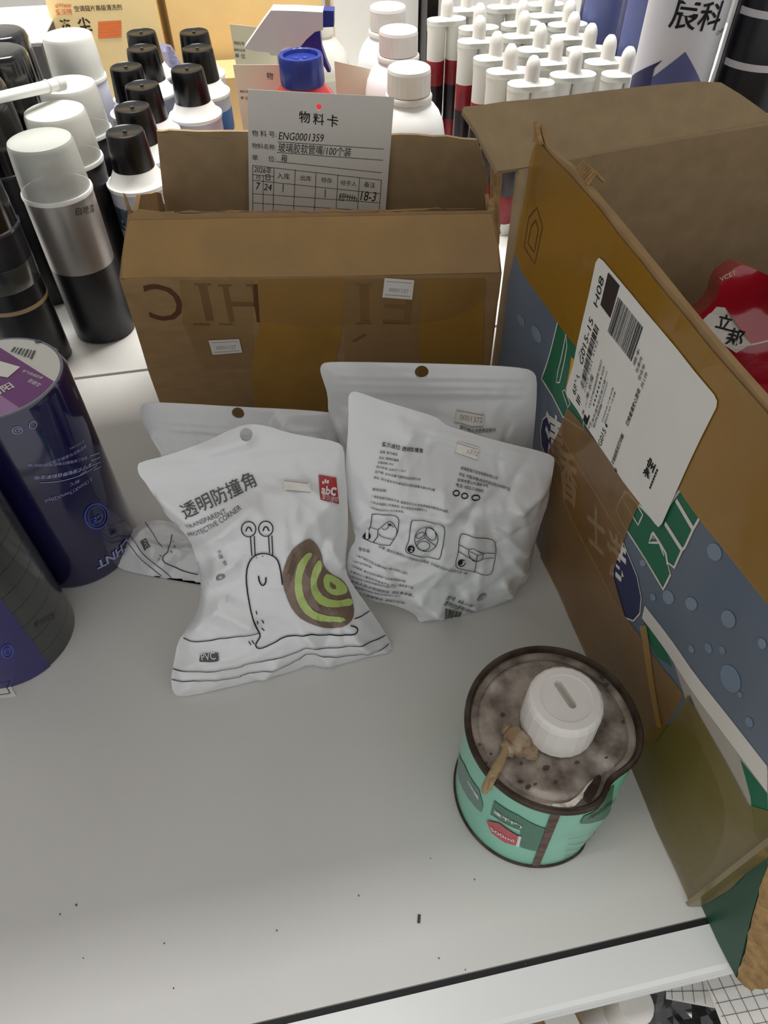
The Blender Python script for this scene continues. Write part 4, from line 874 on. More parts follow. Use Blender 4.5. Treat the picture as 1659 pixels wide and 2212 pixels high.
# clear shrink film glinting along the right side
c2 = (-0.2335, 0.3465); r2 = 0.0465
t2 = tape_stack('tape_stack', 'nearer stack of dark grey tape rolls with a blue band at left edge', c2, r2, 0.178, 10, 'tape_dark', 2)
cy2 = Cyl(c2, r2+0.0003)
m = MB()
uv = [cy2.hit(*p) for p in [(0, 1260), (60, 1370), (88, 1440)]]
us = sum(u for u, v in uv)/3
film(m, cy2, [(us-0.055, 0.0005), (us, 0.0005), (us, 0.177), (us-0.055, 0.177)], 0.006, 0.0006); bnd = obj('blue_band', m, 'tape_navy_band', t2, smooth=True)
m = MB(); stroke(m, cy2, ell(15, 1405, 12, 14, 12), 0.001, 0.001, closed=True, smooth=0); stroke(m, cy2, ell(15, 1405, 6, 8, 10), 0.0008, 0.001, closed=True, smooth=0); obj('band_emblem', m, 'print_blue2', bnd)
m = MB(); text(m, cy2, '阻燃耐寒', (122, 1322), (78, 1345), 0.0008, 1.0); obj('ghost_lettering', m, 'tape_ring', t2)
# stock card lying by the left edge
lc = Plane(at_z(0, 1505, 0.0006), (0.99, 0.13, 0), (-0.13, 0.99, 0))
t = thing('paper_card', 'white lined card lying on the shelf at the left edge', 'card', tuple(at_z(0, 1490, 0.0)))
q = [lc.hit0(*p) for p in [(-120, 1522), (35, 1503), (5, 1448), (-60, 1400), (-150, 1440)]]
m = MB(); shell(m, lc, q, 0.03, 0.0003); sh_ = obj('card_sheet', m, 'paper', t)
m = MB()
for a, b in [((-40, 1508), (22, 1498)), ((-40, 1488), (12, 1480)), ((12, 1480), (22, 1498)), ((-20, 1468), (4, 1463))]: stroke(m, lc, [a, b], 0.0005, 0.0003, smooth=0)
obj('printed_lines', m, 'ink', sh_)

# ================================================================== green glue can
GC = (0.1232, 0.1535); GR = 0.0485; GZ = 0.100
dent_a = math.radians(-58)
def dent(p):
    dx, dy = p[0]-GC[0], p[1]-GC[1]; r = math.hypot(dx, dy)
    if r < 0.012: return p
    a = math.atan2(dy, dx); da = (a-dent_a+math.pi) % (2*math.pi)-math.pi
    w = math.exp(-(da/0.30)**2)*min(1, max(0, (r-0.022)/(GR-0.022)))
    zt = max(0.0, (p[2]-0.055)/0.045); zb = max(0.0, (0.035-p[2])/0.035)
    da2 = (a-math.radians(-42)+math.pi) % (2*math.pi)-math.pi
    wb = math.exp(-(da2/0.25)**2)*zb
    k = 1-(0.0080*w*min(zt, 1.2)+0.011*wb)/r
    return np.array([GC[0]+dx*k, GC[1]+dy*k, max(p[2]-0.006*w*min(zt, 1.2), 0.0)])
t = thing('glue_can', 'dented pale green glue can with a white screw cap, dirty metal top', 'can', (GC[0], GC[1], 0))
m = MB(); m.lathe((GC[0], GC[1], 0), [(GR-0.001, 0.002)]+[(GR, 0.003+0.0935*i/12) for i in range(13)]+[(GR-0.001, 0.0975)], 96, deform=dent); body = obj('can_body', m, 'can_green', t, smooth=True)
m = MB(); m.lathe((GC[0], GC[1], 0), [(0, 0.0008), (GR-0.001, 0.0), (GR+0.0012, 0.0004), (GR+0.0014, 0.0018), (GR+0.0006, 0.003), (GR-0.001, 0.003), (0, 0.003)], 96, deform=dent); obj('bottom_rim', m, 'rim_rust', t, smooth=True)
m = MB(); m.lathe((GC[0], GC[1], 0), [(GR-0.0026, 0.0955), (GR+0.0002, 0.0960), (GR+0.0014, 0.0975), (GR+0.0014, 0.0995), (GR+0.0004, 0.1008), (GR-0.0012, 0.1006), (GR-0.0024, 0.0990), (GR-0.0026, 0.0955)], 96, deform=dent); obj('top_rim', m, 'rim_rust', t, smooth=True)
m = MB(); m.lathe((GC[0], GC[1], 0), [(GR-0.0018, 0.0990), (GR-0.003, 0.0962), (GR-0.006, 0.0958), (GR-0.0085, 0.0975), (GR-0.012, 0.0975), (0.028, 0.0970), (0.012, 0.0970), (0, 0.0970)], 96, deform=dent); lid = obj('lid', m, 'lid_metal', t, smooth=True)
lidp = Plane((GC[0], GC[1], 0.0976), (1, 0, 0), (0, 1, 0))
class LidSurf:
    def hit(s, px, py): return lidp.hit(px, py)
    def pt(s, u, v, off=0): return dent(np.array([GC[0]+u, GC[1]+v, 0.0976+off]))
lids = LidSurf()
m = MB(); patch(m, lids, [(1150, 1735), (1180, 1738), (1222, 1738), (1250, 1720), (1272, 1695), (1300, 1688), (1262, 1722), (1236, 1748), (1200, 1756), (1165, 1748)], 0.0012, 0.004, smooth=1); obj('bare_scrape', m, 'bare_metal', lid, label='bright scraped metal by the dent')
m = MB(); patch(m, lids, [(1256, 1722), (1276, 1698), (1306, 1684), (1322, 1690), (1300, 1716), (1268, 1740)], 0.0016, 0.004, smooth=1); obj('dark_patch', m, 'rim_rust', lid, label='dark rusty pocket beside the scrape')  # flat dark colour drawn for the hole by the dent
rs = random.Random(11)
for k, (px, py, s) in enumerate([(1015, 1575, 5), (1122, 1690, 7), (1140, 1700, 8), (1155, 1695, 5), (1036, 1610, 6), (1246, 1648, 7), (1320, 1640, 5), (1085, 1545, 7), (1310, 1480, 9), (1125, 1650, 5), (1180, 1660, 8), (1060, 1630, 4), (1300, 1465, 6), (1200, 1690, 5), (1345, 1560, 5), (1095, 1420, 4), (1120, 1405, 4), (1050, 1650, 5)]):
    m = MB(); patch(m, lids, [(px+s*rs.uniform(.5, 1.3)*math.cos(i*.785), py+s*rs.uniform(.4, 1)*math.sin(i*.785)) for i in range(8)], 0.0008, 0.003, smooth=1); obj('dirt_spot', m, 'stain', lid)
# white screw cap
cc = at_z(1224, 1508, 0.128)
t_c = (float(cc[0]), float(cc[1]))
m = MB(); m.lathe((t_c[0], t_c[1], 0), [(0.0205, 0.0985), (0.0210, 0.0995), (0.0205, 0.1235), (0.0196, 0.1265), (0.0180, 0.1280), (0.0140, 0.1283), (0.0138, 0.1277)], 24); cap = obj('screw_cap', m, 'cap_white', t)
capp = Plane((t_c[0], t_c[1], 0.1277), (1, 0, 0), (0, 1, 0))
s0 = np.array(capp.hit(1206, 1478)); s1 = np.array(capp.hit(1236, 1522)); sd = (s1-s0)/np.linalg.norm(s1-s0); sn = np.array([-sd[1], sd[0]]); w = 0.0023
slot = [tuple(s0-sd*0+sn*w*math.cos(a)-sd*w*math.sin(a)) for a in np.linspace(0, math.pi, 8)]+[tuple(s1-sn*w*math.cos(a)+sd*w*math.sin(a)) for a in np.linspace(0, math.pi, 8)]
m = MB(); shell(m, capp, ell(0, 0, 0.0141, 0.0141, 40), 0.004, 0.006, holes=[slot[::-1]]); obj('cap_top', m, 'cap_white', cap)
m = MB(); film(m, capp, ell(0, 0, 0.0135, 0.0135, 24), 0.01, -0.0058); obj('cap_recess', m, 'cap_recess', cap)
# dried glue around the cap and the crusty drip over the rim
def blob(name, pts, mt, seed):
    m = MB()
    q = [np.array(p[:3]) for p in pts]; r = [p[3] for p in pts]
    Q = []; Rr = []
    for i in range(len(q)-1):
        for j in range(4): Q.append(q[i]*(1-j/4)+q[i+1]*j/4); Rr.append((r[i]*(1-j/4)+r[i+1]*j/4)*(1+0.35*nz(i*3+j*0.8, seed)))
    Q.append(q[-1]); Rr.append(r[-1]*0.4)
    m.tube(Q, Rr, 10); return obj(name, m, mt, t, smooth=True)
g = lambda px, py, z, r: (*at_z(px, py, z), r)
blob('dried_glue', [g(1090, 1570, 0.100, 0.003), g(1105, 1585, 0.100, 0.0055), g(1120, 1600, 0.1005, 0.006), g(1150, 1605, 0.100, 0.004)], 'glue_amber', 1)
blob('dried_glue', [g(1085, 1622, 0.098, 0.004), g(1110, 1612, 0.098, 0.006), g(1140, 1618, 0.098, 0.005), g(1160, 1640, 0.098, 0.003)], 'glue_amber', 2)
blob('drip', [g(1096, 1612, 0.100, 0.002), g(1078, 1650, 0.102, 0.0028), g(1065, 1672, 0.1025, 0.0026), g(1050, 1700, 0.096, 0.0024), g(1046, 1712, 0.090, 0.002)], 'straw', 3)
blob('drip', [g(1086, 1645, 0.100, 0.0012), g(1062, 1690, 0.103, 0.0014), g(1056, 1708, 0.096, 0.001)], 'straw', 4)
# printing on the can
cyg = Cyl(GC, GR, deform=dent); GO = 0.0005
sv = [cyg.hit(*p) for p in [(1195, 1768), (1157, 1868)]]
m = MB(); film(m, cyg, [(sv[1][0]-0.0022, 0.0032), (sv[1][0]+0.0022, 0.0032), (sv[0][0]+0.0024, 0.0955), (sv[0][0]-0.0024, 0.0955)], 0.006, 0.0008); obj('side_seam', m, 'seam_rust', body, label='rusty vertical seam')
def gpatch(name, mt, pts, off=GO, parent=body):
    m = MB(); patch(m, cyg, pts, off, 0.005); return obj(name, m, mt, parent)
gpatch('green_panel', 'can_darkgreen', [(1068, 1728), (1120, 1760), (1182, 1790), (1164, 1838), (1124, 1828), (1124, 1792), (1060, 1758)])
gpatch('grey_panel', 'can_greygreen', [(984, 1620), (1004, 1650), (1036, 1705), (1044, 1738), (1040, 1754), (1008, 1716), (990, 1670)])
gpatch('green_stripe', 'can_darkgreen', [(1252, 1778), (1262, 1762), (1310, 1742), (1362, 1712), (1356, 1728), (1312, 1760)])
rs_ = gpatch('volume_badge', 'can_red', [(1052, 1770), (1080, 1776), (1122, 1804), (1117, 1824), (1092, 1818), (1062, 1796)], GO+0.0003)
m = MB(); text(m, cyg, '500ml', (1062, 1790), (1112, 1816), GO+0.0006, 1.0, 0.01); obj('badge_lettering', m, 'logo_white', rs_)
m = MB(); stroke(m, cyg, [(1118, 1826), (1124, 1804)], 0.0016, GO+0.0003, smooth=0); text(m, cyg, '速干性)', (1068, 1752), (1128, 1786), GO+0.0004, 1.0, 0.02); text(m, cyg, 'PIPE & FITTINGS', (1066, 1762), (1124, 1793), GO+0.0004); text(m, cyg, '(超强', (1013, 1688), (1036, 1726), GO+0.0004, 1.0, 0.02); obj('white_lettering', m, 'logo_white', body)
m = MB(); text(m, cyg, '使用说明', (1268, 1768), (1330, 1738), GO+0.0004, 0.7, 0.0)
for k, (a, b) in enumerate([((1226, 1810), (1292, 1783)), ((1224, 1822), (1296, 1798)), ((1220, 1834), (1294, 1814)), ((1216, 1846), (1288, 1828)), ((1214, 1856), (1270, 1842))]): text(m, cyg, ['使用前请先清洁管材表面', '均匀涂抹于接口处并压紧', '固化后方可通水使用试压', '存放阴凉处远离火源热源', '请勿让儿童接触'][k], a, b, GO+0.0004, 0.7)
obj('black_lettering', m, 'ink', body)

# ================================================================== spray cans on the rear deck
DZ = 0.0015                                                     # top of the rear deck
ordinal = ['nearest', 'second', 'third', 'fourth', 'fifth', 'sixth', 'seventh']
# --- black-capped cans
def black_can(label, loc, teal, group):
    t = thing('spray_can', label, 'spray can', loc, group); x, y, z = loc
    m = MB(); m.lathe(loc, [(0, 0.001), (0.029, 0.0), (0.031, 0.002), (0.0315, 0.005), (0.0315, 0.137), (0, 0.137)], 40); obj('can_body', m, 'can_lavender', t, smooth=True)
    m = MB(); m.lathe(loc, [(0.0317, 0.093), (0.0319, 0.0935), (0.0319, 0.119), (0.0317, 0.1195)], 40); obj('label_band', m, 'can_teal' if teal else 'can_bluelabel', t, smooth=True)
    m = MB(); m.lathe(loc, [(0.0313, 0.1345), (0.0328, 0.135), (0.0334, 0.137), (0.0330, 0.139), (0.0312, 0.1388), (0.0300, 0.1395), (0.0275, 0.1435), (0.0240, 0.1490), (0.0220, 0.1530), (0.019, 0.154), (0, 0.154)], 48); obj('shoulder', m, 'shoulder_white', t, smooth=True)
    m = MB(); m.lathe(loc, [(0.0216, 0.1525), (0.0221, 0.1535), (0.0196, 0.1865), (0.0188, 0.1887), (0.0172, 0.1893), (0.0160, 0.1884), (0, 0.1884)], 40); c = obj('cap', m, 'black_satin', t, smooth=True)
    m = MB(); m.lathe((x, y, z), [(0.0022, 0.1884), (0.0022, 0.1892), (0, 0.1892)], 12); obj('mould_nub', m, 'black_gloss', c)
    return t
lc_ = [(-0.1165, 0.817), (-0.1115, 0.884), (-0.1030, 0.951), (-0.1240, 1.020), (-0.1070, 1.088), (-0.1100, 1.157)]
rc_ = [(-0.0510, 0.997), (-0.0370, 1.072), (-0.0400, 1.143)]
gr = 'black-capped spray cans behind the small carton'
p0 = black_can('black-capped spray can with a teal band, nearest, beside the small carton', (*lc_[0], DZ), True, gr)
p1 = black_can('black-capped spray can, second from the front in the left column', (*lc_[1], DZ), False, gr)
for k, p in enumerate(lc_[2:]): dup(p1, (*p, DZ), 'black-capped spray can, %s from the front in the left column' % ordinal[k+2], gr, 0.3*k)
for k, p in enumerate(rc_): dup(p1, (*p, DZ), ['black-capped spray can, first in the right column of three', 'black-capped spray can, second in the right column of three', 'black-capped spray can, last in the right column of three'][k], gr, 0.5*k)
# --- cans with frosted dome caps
def frost_can(label, loc, cap_mat, dark, group):
    t = thing('spray_can', label, 'spray can', loc, group)
    m = MB(); m.lathe(loc, [(0, 0.001), (0.0305, 0.0), (0.0330, 0.002), (0.0335, 0.006), (0.0335, 0.086)], 48); obj('can_body', m, 'can_black', t, smooth=True)
    m = MB(); m.lathe(loc, [(0.0335, 0.086), (0.0336, 0.087), (0.0336, 0.159), (0.0325, 0.161), (0.020, 0.166), (0, 0.166)], 48); obj('can_upper', m, dark, t, smooth=True)
    m = MB(); m.lathe(loc, [(0.0325, 0.1585), (0.0342, 0.159), (0.0346, 0.161), (0.0340, 0.163), (0.0325, 0.163)], 48); obj('can_rim', m, 'shoulder_white', t, smooth=True)
    m = MB(); m.lathe(loc, [(0, 0.166), (0.007, 0.166), (0.007, 0.173), (0.0095, 0.173), (0.0095, 0.184), (0.0080, 0.188), (0, 0.188)], 24); obj('spray_nozzle', m, 'valve_cream', t, smooth=True)
    m = MB(); m.lathe(loc, [(0.0318, 0.1615), (0.0326, 0.1615), (0.0319, 0.180), (0.0305, 0.2055), (0.0292, 0.2090), (0.0270, 0.2100), (0, 0.2100), (0, 0.2088), (0.0266, 0.2088), (0.0282, 0.2075), (0.0294, 0.204), (0.0307, 0.181)], 48); obj('cap', m, cap_mat, t, smooth=True)
    return t
fr = [(-0.1870, 0.757), (-0.1810, 0.829), (-0.1760, 0.905), (-0.1930, 1.087)]
gr = 'spray cans with milky domed caps'
f0 = frost_can('silver and black spray can with a frosted clear cap, nearest of its row', (*fr[0], DZ), 'frosted_clear', 'can_silver', gr)
m = MB(); cyf = Cyl(fr[0], 0.0338); text(m, cyf, '自喷漆', (164, 464), (204, 456), 0.0004); obj('can_lettering', m, 'ink', f0)
f1 = frost_can('dark spray can with a frosted clear cap, second of its row', (*fr[1], DZ), 'frosted', 'can_black', gr)
dup(f1, (*fr[2], DZ), 'dark spray can with a frosted clear cap, third of its row', gr, 0.6)
frost_can('spray can with an opaque white cap in front of the yellow carton', (*fr[3], DZ), 'milky', 'can_lavender', gr)
# --- big black-capped cans at the left edge
def big_black(label, loc, hcap, group, band=False):
    t = thing('spray_can', label, 'spray can', loc, group)
    m = MB(); m.lathe(loc, [(0, 0.001), (0.031, 0.0), (0.0333, 0.002), (0.0338, 0.006), (0.0338, 0.150), (0.030, 0.155), (0, 0.155)], 48); obj('can_body', m, 'can_black', t, smooth=True)
    m = MB(); m.lathe(loc, [(0.0338, 0.150), (0.0350, 0.1505), (0.0352, 0.153), (0.0335, 0.1545)], 48); obj('can_rim', m, 'tape_ring', t, smooth=True)
    m = MB(); m.lathe(loc, [(0.0338, 0.153), (0.0342, 0.155), (0.0325, hcap-0.008), (0.0310, hcap-0.003), (0.0285, hcap-0.0006), (0.025, hcap), (0, hcap)], 48); obj('cap', m, 'black_gloss', t, smooth=True)
    if band:
        m = MB(); m.lathe(loc, [(0.0339, 0.096), (0.0341, 0.0965), (0.0341, 0.119), (0.0339, 0.1195)], 48); obj('grey_band', m, 'tape_dark', t, smooth=True)
        m = MB(); m.lathe(loc, [(0.0339, 0.0735), (0.0342, 0.074), (0.0342, 0.0775), (0.0339, 0.078)], 48); obj('gold_ring', m, 'straw', t, smooth=True)
    return t
gr = 'black spray cans at the left edge'
b0 = big_black('all-black spray can with a glossy wide cap, left of the second frosted cap', (-0.2465, 0.945, DZ), 0.235, gr)
dup(b0, (-0.2560, 1.016, DZ), 'all-black spray can with a glossy wide cap, farthest at the left edge', gr)
dup(b0, (-0.2560, 0.850, DZ), 'all-black spray can cut by the left edge, beside the nearest frosted cap', gr)
big_black('black spray can with grey band and gold ring, behind the blue tape stack', (-0.2560, 0.715, DZ), 0.215, gr, True)
# white plastic tube leaning across the caps
a = at_y(133, 180, 0.868); b = at_y(-60, 224, 0.785); m = MB(); m.tube([b, b*0.5+a*0.5, a*0.97+b*0.03, a], [0.0045, 0.0052, 0.0058, 0.0060], 14)
t = thing('plastic_tube', 'white plastic tube lying across the spray can caps at the left edge', 'tube', tuple(b)); obj('tube_body', m, 'white_plastic', t, smooth=True)
m = MB(); d = (a-b)/np.linalg.norm(a-b); m.tube([a-d*0.020, a-d*0.0185], 0.0066, 14); m.tube([a-d*0.008, a+d*0.001], 0.0066, 14); obj('end_collar', m, 'frosted', t, smooth=True)

# ================================================================== bottles in the middle
def white_bottle(label, loc, group):
    t = thing('plastic_bottle', label, 'bottle', loc, group)
    m = MB(); m.lathe(loc, [(0, 0.001), (0.038, 0.0), (0.0420, 0.003), (0.0430, 0.010), (0.0430, 0.135), (0.0425, 0.145), (0.0400, 0.158), (0.0350, 0.169), (0.0290, 0.176), (0.0235, 0.180), (0.0215, 0.183), (0.0215, 0.188), (0, 0.188)], 56); obj('bottle_body', m, 'bottle_white', t, smooth=True)
    m = MB(); m.lathe(loc, [(0.0215, 0.1815), (0.0262, 0.182), (0.0265, 0.186), (0.0255, 0.1875), (0.0235, 0.188)], 48); obj('neck_ring', m, 'cap_white', t, smooth=True)
    m = MB(); m.lathe(loc, [(0.0238, 0.1885), (0.0242, 0.190), (0.0238, 0.2105)], 96, rib=0.008, nrib=48); m.lathe(loc, [(0.0240, 0.2102), (0.0232, 0.2135), (0.0215, 0.2145), (0.0150, 0.2143), (0.002, 0.2143), (0.0015, 0.2149), (0, 0.2149)], 48); obj('cap', m, 'cap_white', t, smooth=True)
    return t
gr = 'white screw-cap bottles'
w0 = white_bottle('round white plastic bottle with ribbed cap, nearest, just behind the small carton', (0.1935, 0.860, DZ), gr)
dup(w0, (0.2100, 0.996, DZ), 'round white plastic bottle with ribbed cap, middle of three', gr, 0.2)
dup(w0, (0.2170, 1.098, DZ), 'round white plastic bottle with ribbed cap, farthest of three', gr, 0.4)
# red bottle with the blue cap
L = (0.0830, 0.946, DZ)
t = thing('plastic_bottle', 'red plastic bottle with a round blue cap, behind the paper card', 'bottle', L)
m = MB(); m.lathe(L, [(0, 0.001), (0.046, 0.0), (0.0500, 0.004), (0.0510, 0.012), (0.0510, 0.120), (0.0490, 0.138), (0.043, 0.155), (0.035, 0.168), (0.0265, 0.177), (0.0235, 0.181), (0, 0.181)], 56); obj('bottle_body', m, 'bottle_red', t, smooth=True)
m = MB(); m.lathe(L, [(0.0255, 0.179), (0.0262, 0.181), (0.0258, 0.2075), (0.0250, 0.2095), (0.0225, 0.2100), (0.0205, 0.2090), (0.0195, 0.2050), (0, 0.2040)], 72, rib=0.004, nrib=36); cp = obj('cap', m, 'cap_blue', t, smooth=True)
m = MB(); pl = Plane((L[0], L[1], DZ+0.2044), (1, 0, 0), (0, 1, 0))
for k in range(3):
    a = k*2.094+0.5; m.hull_prism([(0.004, -0.002), (0.013, 0), (0.004, 0.002)], (L[0], L[1], DZ+0.2046), (math.cos(a), math.sin(a), 0), (-math.sin(a), math.cos(a), 0), (0, 0, 1), 0.001)
obj('cap_arrows', m, 'print_blue2', cp)
# trigger sprayer
SPY = 1.045
L = (0.078, SPY, DZ)
t = thing('spray_bottle', 'spray bottle with a white trigger head and blue nozzle, behind the blue-capped red bottle', 'bottle', L)
m = MB(); m.lathe(L, [(0, 0.001), (0.034, 0.0), (0.0375, 0.003), (0.038, 0.01), (0.038, 0.120), (0.034, 0.145), (0.022, 0.166), (0.0145, 0.174), (0.0145, 0.182), (0, 0.182)], 40); obj('bottle_body', m, 'milky', t, smooth=True)
sx = np.array([0.98, -0.20, 0]); sz = UP; sn_ = np.cross(sx, sz); sp0 = np.array([L[0], L[1], 0.0])
spl = Plane(sp0, sx, sz)
U = lambda pts: [spl.hit0(*p) for p in pts]
m = MB(); m.lathe(L, [(0.0145, 0.172), (0.0165, 0.173), (0.0165, 0.190), (0.013, 0.194), (0, 0.194)], 32); obj('collar', m, 'sprayer_white', t, smooth=True)
m = MB(); m.hull_prism(U([(588, 16), (640, 17), (699, 20), (699, 58), (682, 62), (664, 78), (642, 105), (620, 112), (589, 113), (582, 106), (556, 104), (530, 98), (540, 84), (566, 46)])[::-1], sp0, sx, sz, sn_, 0.026); obj('trigger_head', m, 'sprayer_white', t)
m = MB(); m.hull_prism(U([(699, 18), (722, 19), (722, 53), (699, 54)])[::-1], sp0, sx, sz, sn_, 0.020); obj('nozzle', m, 'cap_blue', t)
m = MB(); m.hull_prism(U([(682, 62), (692, 64), (696, 100), (706, 130), (715, 152), (708, 152), (694, 128), (684, 112), (648, 112), (645, 105), (664, 80)])[::-1], sp0, sx, sz, sn_, 0.014); obj('trigger', m, 'cap_blue', t)
# clear bottle behind
L = (0.135, 1.165, DZ)
t = thing('plastic_bottle', 'clear bottle with a white cap and cream contents, left of the far white bottle', 'bottle', L)
m = MB(); m.lathe(L, [(0, 0.001), (0.036, 0.0), (0.0385, 0.003), (0.0385, 0.125), (0.037, 0.135), (0.031, 0.150), (0.020, 0.163), (0.0145, 0.168), (0.0145, 0.174), (0, 0.174)], 48); obj('bottle_body', m, 'frosted', t, smooth=True)
m = MB(); m.lathe(L, [(0, 0.003), (0.0360, 0.003), (0.0360, 0.120), (0, 0.120)], 40); obj('cream_contents', m, 'paper_cream', t, smooth=True)
m = MB(); m.lathe(L, [(0.0148, 0.169), (0.0165, 0.170), (0.0160, 0.197), (0.0145, 0.199), (0, 0.199)], 32); obj('cap', m, 'milky', t, smooth=True)
# paper cards standing among the bottles
def stand_card(label, pts, y, rz, mt, prints):
    ex = np.array([math.cos(rz), math.sin(rz), 0]); c = at_y(*pts[0], y); pl = Plane((c[0], c[1], 0), ex, UP)
    q = [pl.hit0(*p) for p in pts]; u0 = min(u for u, v in q); u1 = max(u for u, v in q)
    poly = [(u0+0.002, DZ+0.0005), (u1, DZ+0.0005)]+q
    t = thing('paper_card', label, 'card', tuple(pl.raw((u0+u1)/2, DZ, 0)), 'stock cards standing between the bottles')
    m = MB(); shell(m, pl, poly, 0.05, 0.0005); sh = obj('card_sheet', m, mt, t)
    m = MB()
    for s, a, b in prints: text(m, pl, s, a, b, 0.0004)
    if m.f: obj('printed_text', m, 'ink', sh)
stand_card('pale stock card between the black-capped cans and the trigger sprayer', [(592, 62), (496, 52)], 1.10, -0.12, 'paper_cream', [('物料号', (506, 96), (528, 98)), ('物料名称', (506, 110), (530, 112)), ('单 位', (508, 124), (530, 126))])
stand_card('cream stock card close behind the red bottle', [(640, 140), (503, 140)], 1.005, -0.06, 'paper_cream', [('物料号', (518, 200), (536, 201)), ('物', (576, 170), (590, 171)), ('单 位', (520, 214), (536, 215))])
stand_card('blank cream card between the red bottle and the white bottles', [(806, 150), (722, 132)], 1.02, -0.2, 'paper_cream', [])

# ================================================================== twin-tube sealant cartridges
def cartridge(label, loc, rz, group):
    t = thing('sealant_cartridge', label, 'cartridge', (0, 0, 0), group)
    for sx_ in (-1, 1):
        c = (sx_*0.0140, 0, 0)
        m = MB(); m.lathe(c, [(0, 0.001), (0.0128, 0.0), (0.0130, 0.002), (0.0130, 0.164), (0.0136, 0.170), (0.0136, 0.176), (0, 0.176)], 24); tb_ = obj('tube', m, 'milky', t, smooth=True)
        for nm_, za, zb, mt_ in (('red_label', 0.100, 0.132, 'label_red'), ('black_label', 0.052, 0.100, 'label_black'), ('red_label', 0.016, 0.052, 'label_red')):
            m = MB(); m.lathe(c, [(0.0131, za), (0.0132, za+0.0004), (0.0132, zb-0.0004), (0.0131, zb)], 24); obj(nm_, m, mt_, tb_, smooth=True)
    m = MB()
    P_ = [(-0.0140+0.0142*math.cos(a), 0.0142*math.sin(a)) for a in np.linspace(math.pi/2, 1.5*math.pi, 14)]+[(0.0140+0.0142*math.cos(a), 0.0142*math.sin(a)) for a in np.linspace(-math.pi/2, math.pi/2, 14)]
    m.hull_prism(P_, (0, 0, 0.1785), (1, 0, 0), (0, 1, 0), (0, 0, 1), 0.006); obj('top_plate', m, 'frosted', t, smooth=True)
    m = MB(); m.lathe((0, 0, 0), [(0.0125, 0.1812), (0.0115, 0.1825), (0.0085, 0.1850), (0.0078, 0.187)], 24); nz_ = obj('neck', m, 'white_plastic', t, smooth=True)
    m = MB(); m.lathe((0, 0, 0), [(0.0076, 0.1835), (0.0086, 0.184), (0.0084, 0.1980), (0.0074, 0.2030), (0.0058, 0.2065), (0.0036, 0.2090), (0, 0.2098)], 24, rib=0.02, nrib=12); obj('nozzle_cap', m, 'cap_white', nz_, smooth=True)
    t.location = loc; t.rotation_euler = (0, 0, rz)
    return t
cols = {'left': [(0.345, 0.880), (0.333, 0.926), (0.331, 0.977), (0.329, 1.046), (0.345, 1.101), (0.312, 1.150), (0.352, 1.190)],
        'middle': [(0.4035, 0.897), (0.3975, 0.945), (0.3945, 0.995), (0.3920, 1.053), (0.4070, 1.105), (0.4120, 1.190)],
        'right': [(0.4645, 0.885), (0.4610, 0.932), (0.4560, 0.981), (0.4535, 1.033), (0.4690, 1.088), (0.4560, 1.135), (0.4720, 1.190)]}
gr = 'white twin-tube sealant cartridges'; first = None
for cn, ps in cols.items():
    for k, p in enumerate(ps):
        lb = 'white twin-tube sealant cartridge, %s in the %s column' % ('nearest' if k == 0 else ('farthest' if k == len(ps)-1 else ordinal[k]), cn)
        if first is None: first = cartridge(lb, (*p, DZ), -0.05, gr)
        else: dup(first, (*p, DZ), lb, gr, -0.05+0.06*math.sin(k*2.1+len(cn)))
# ================================================================== tall printed cans at the upper right
def tall_can(label, loc, face, group, front=False):
    r = 0.0365
    t = thing('foam_can', label, 'can', loc, group); x, y, z = loc
    m = MB(); m.lathe(loc, [(0, 0.001), (r-0.003, 0.0), (r-0.0005, 0.002), (r, 0.006), (r, 0.345), (r-0.004, 0.351), (0.02, 0.363), (0, 0.363)], 56); bd_ = obj('can_body', m, 'chen_black', t, smooth=True)
    cy = Cyl((x, y), r, a0=face)
    m = MB(); film(m, cy, [(-0.058, 0.05), (0.058, 0.05), (0.058, 0.345), (-0.058, 0.345)], 0.006, 0.0004); wp = obj('white_panel', m, 'chen_white', bd_, smooth=True)
    m = MB(); film(m, cy, [(-0.020, 0.05), (0.040, 0.05), (0.040, 0.226), (0.006, 0.2625), (-0.020, 0.236)], 0.006, 0.0008); obj('blue_mountain', m, 'chen_blue', wp, smooth=True)
    m = MB(); film(m, cy, [(-0.048, 0.05), (-0.018, 0.05), (-0.018, 0.246), (-0.012, 0.254), (-0.048, 0.231)], 0.006, 0.0010); obj('navy_mountain', m, 'chen_navy', wp, smooth=True)
    for k in range(7):
        z_ = 0.075+0.042*k
        m = MB(); film(m, cy, [(0.066, z_), (0.164, z_), (0.164, z_+0.006), (0.066, z_+0.006)], 0.008, 0.0004); obj('white_line', m, 'chen_white', bd_, smooth=True)
    m = MB(); text(m, cy, '辰科', (-0.030, 0.285) if not front else cy.hit(1445, 52), (0.022, 0.285) if not front else cy.hit(1549, 58), 0.0012, 1.0, 0.012, uv=True)
    if front: text(m, cy, 'CHEN KE', cy.hit(1545, 76), cy.hit(1610, 66), 0.0012, uv=True)
    obj('brand_lettering', m, 'ink', wp)
    return t
gr = 'tall printed cans at the upper right'
tall_can('tall white can with black characters and blue mountains, nearest at upper right', (0.4300, 0.725, DZ), math.radians(-118), gr, True)
tall_can('tall black can with white lines, right of the white can, cut by the edge', (0.5120, 0.712, DZ), math.radians(80), gr)
tall_can('tall can half white half black, second back behind the sealant cartridges', (0.5300, 0.975, DZ), math.radians(-148), gr)
tall_can('tall can with a blue mountain, farthest at the upper right', (0.5350, 1.110, DZ), math.radians(-150), gr)

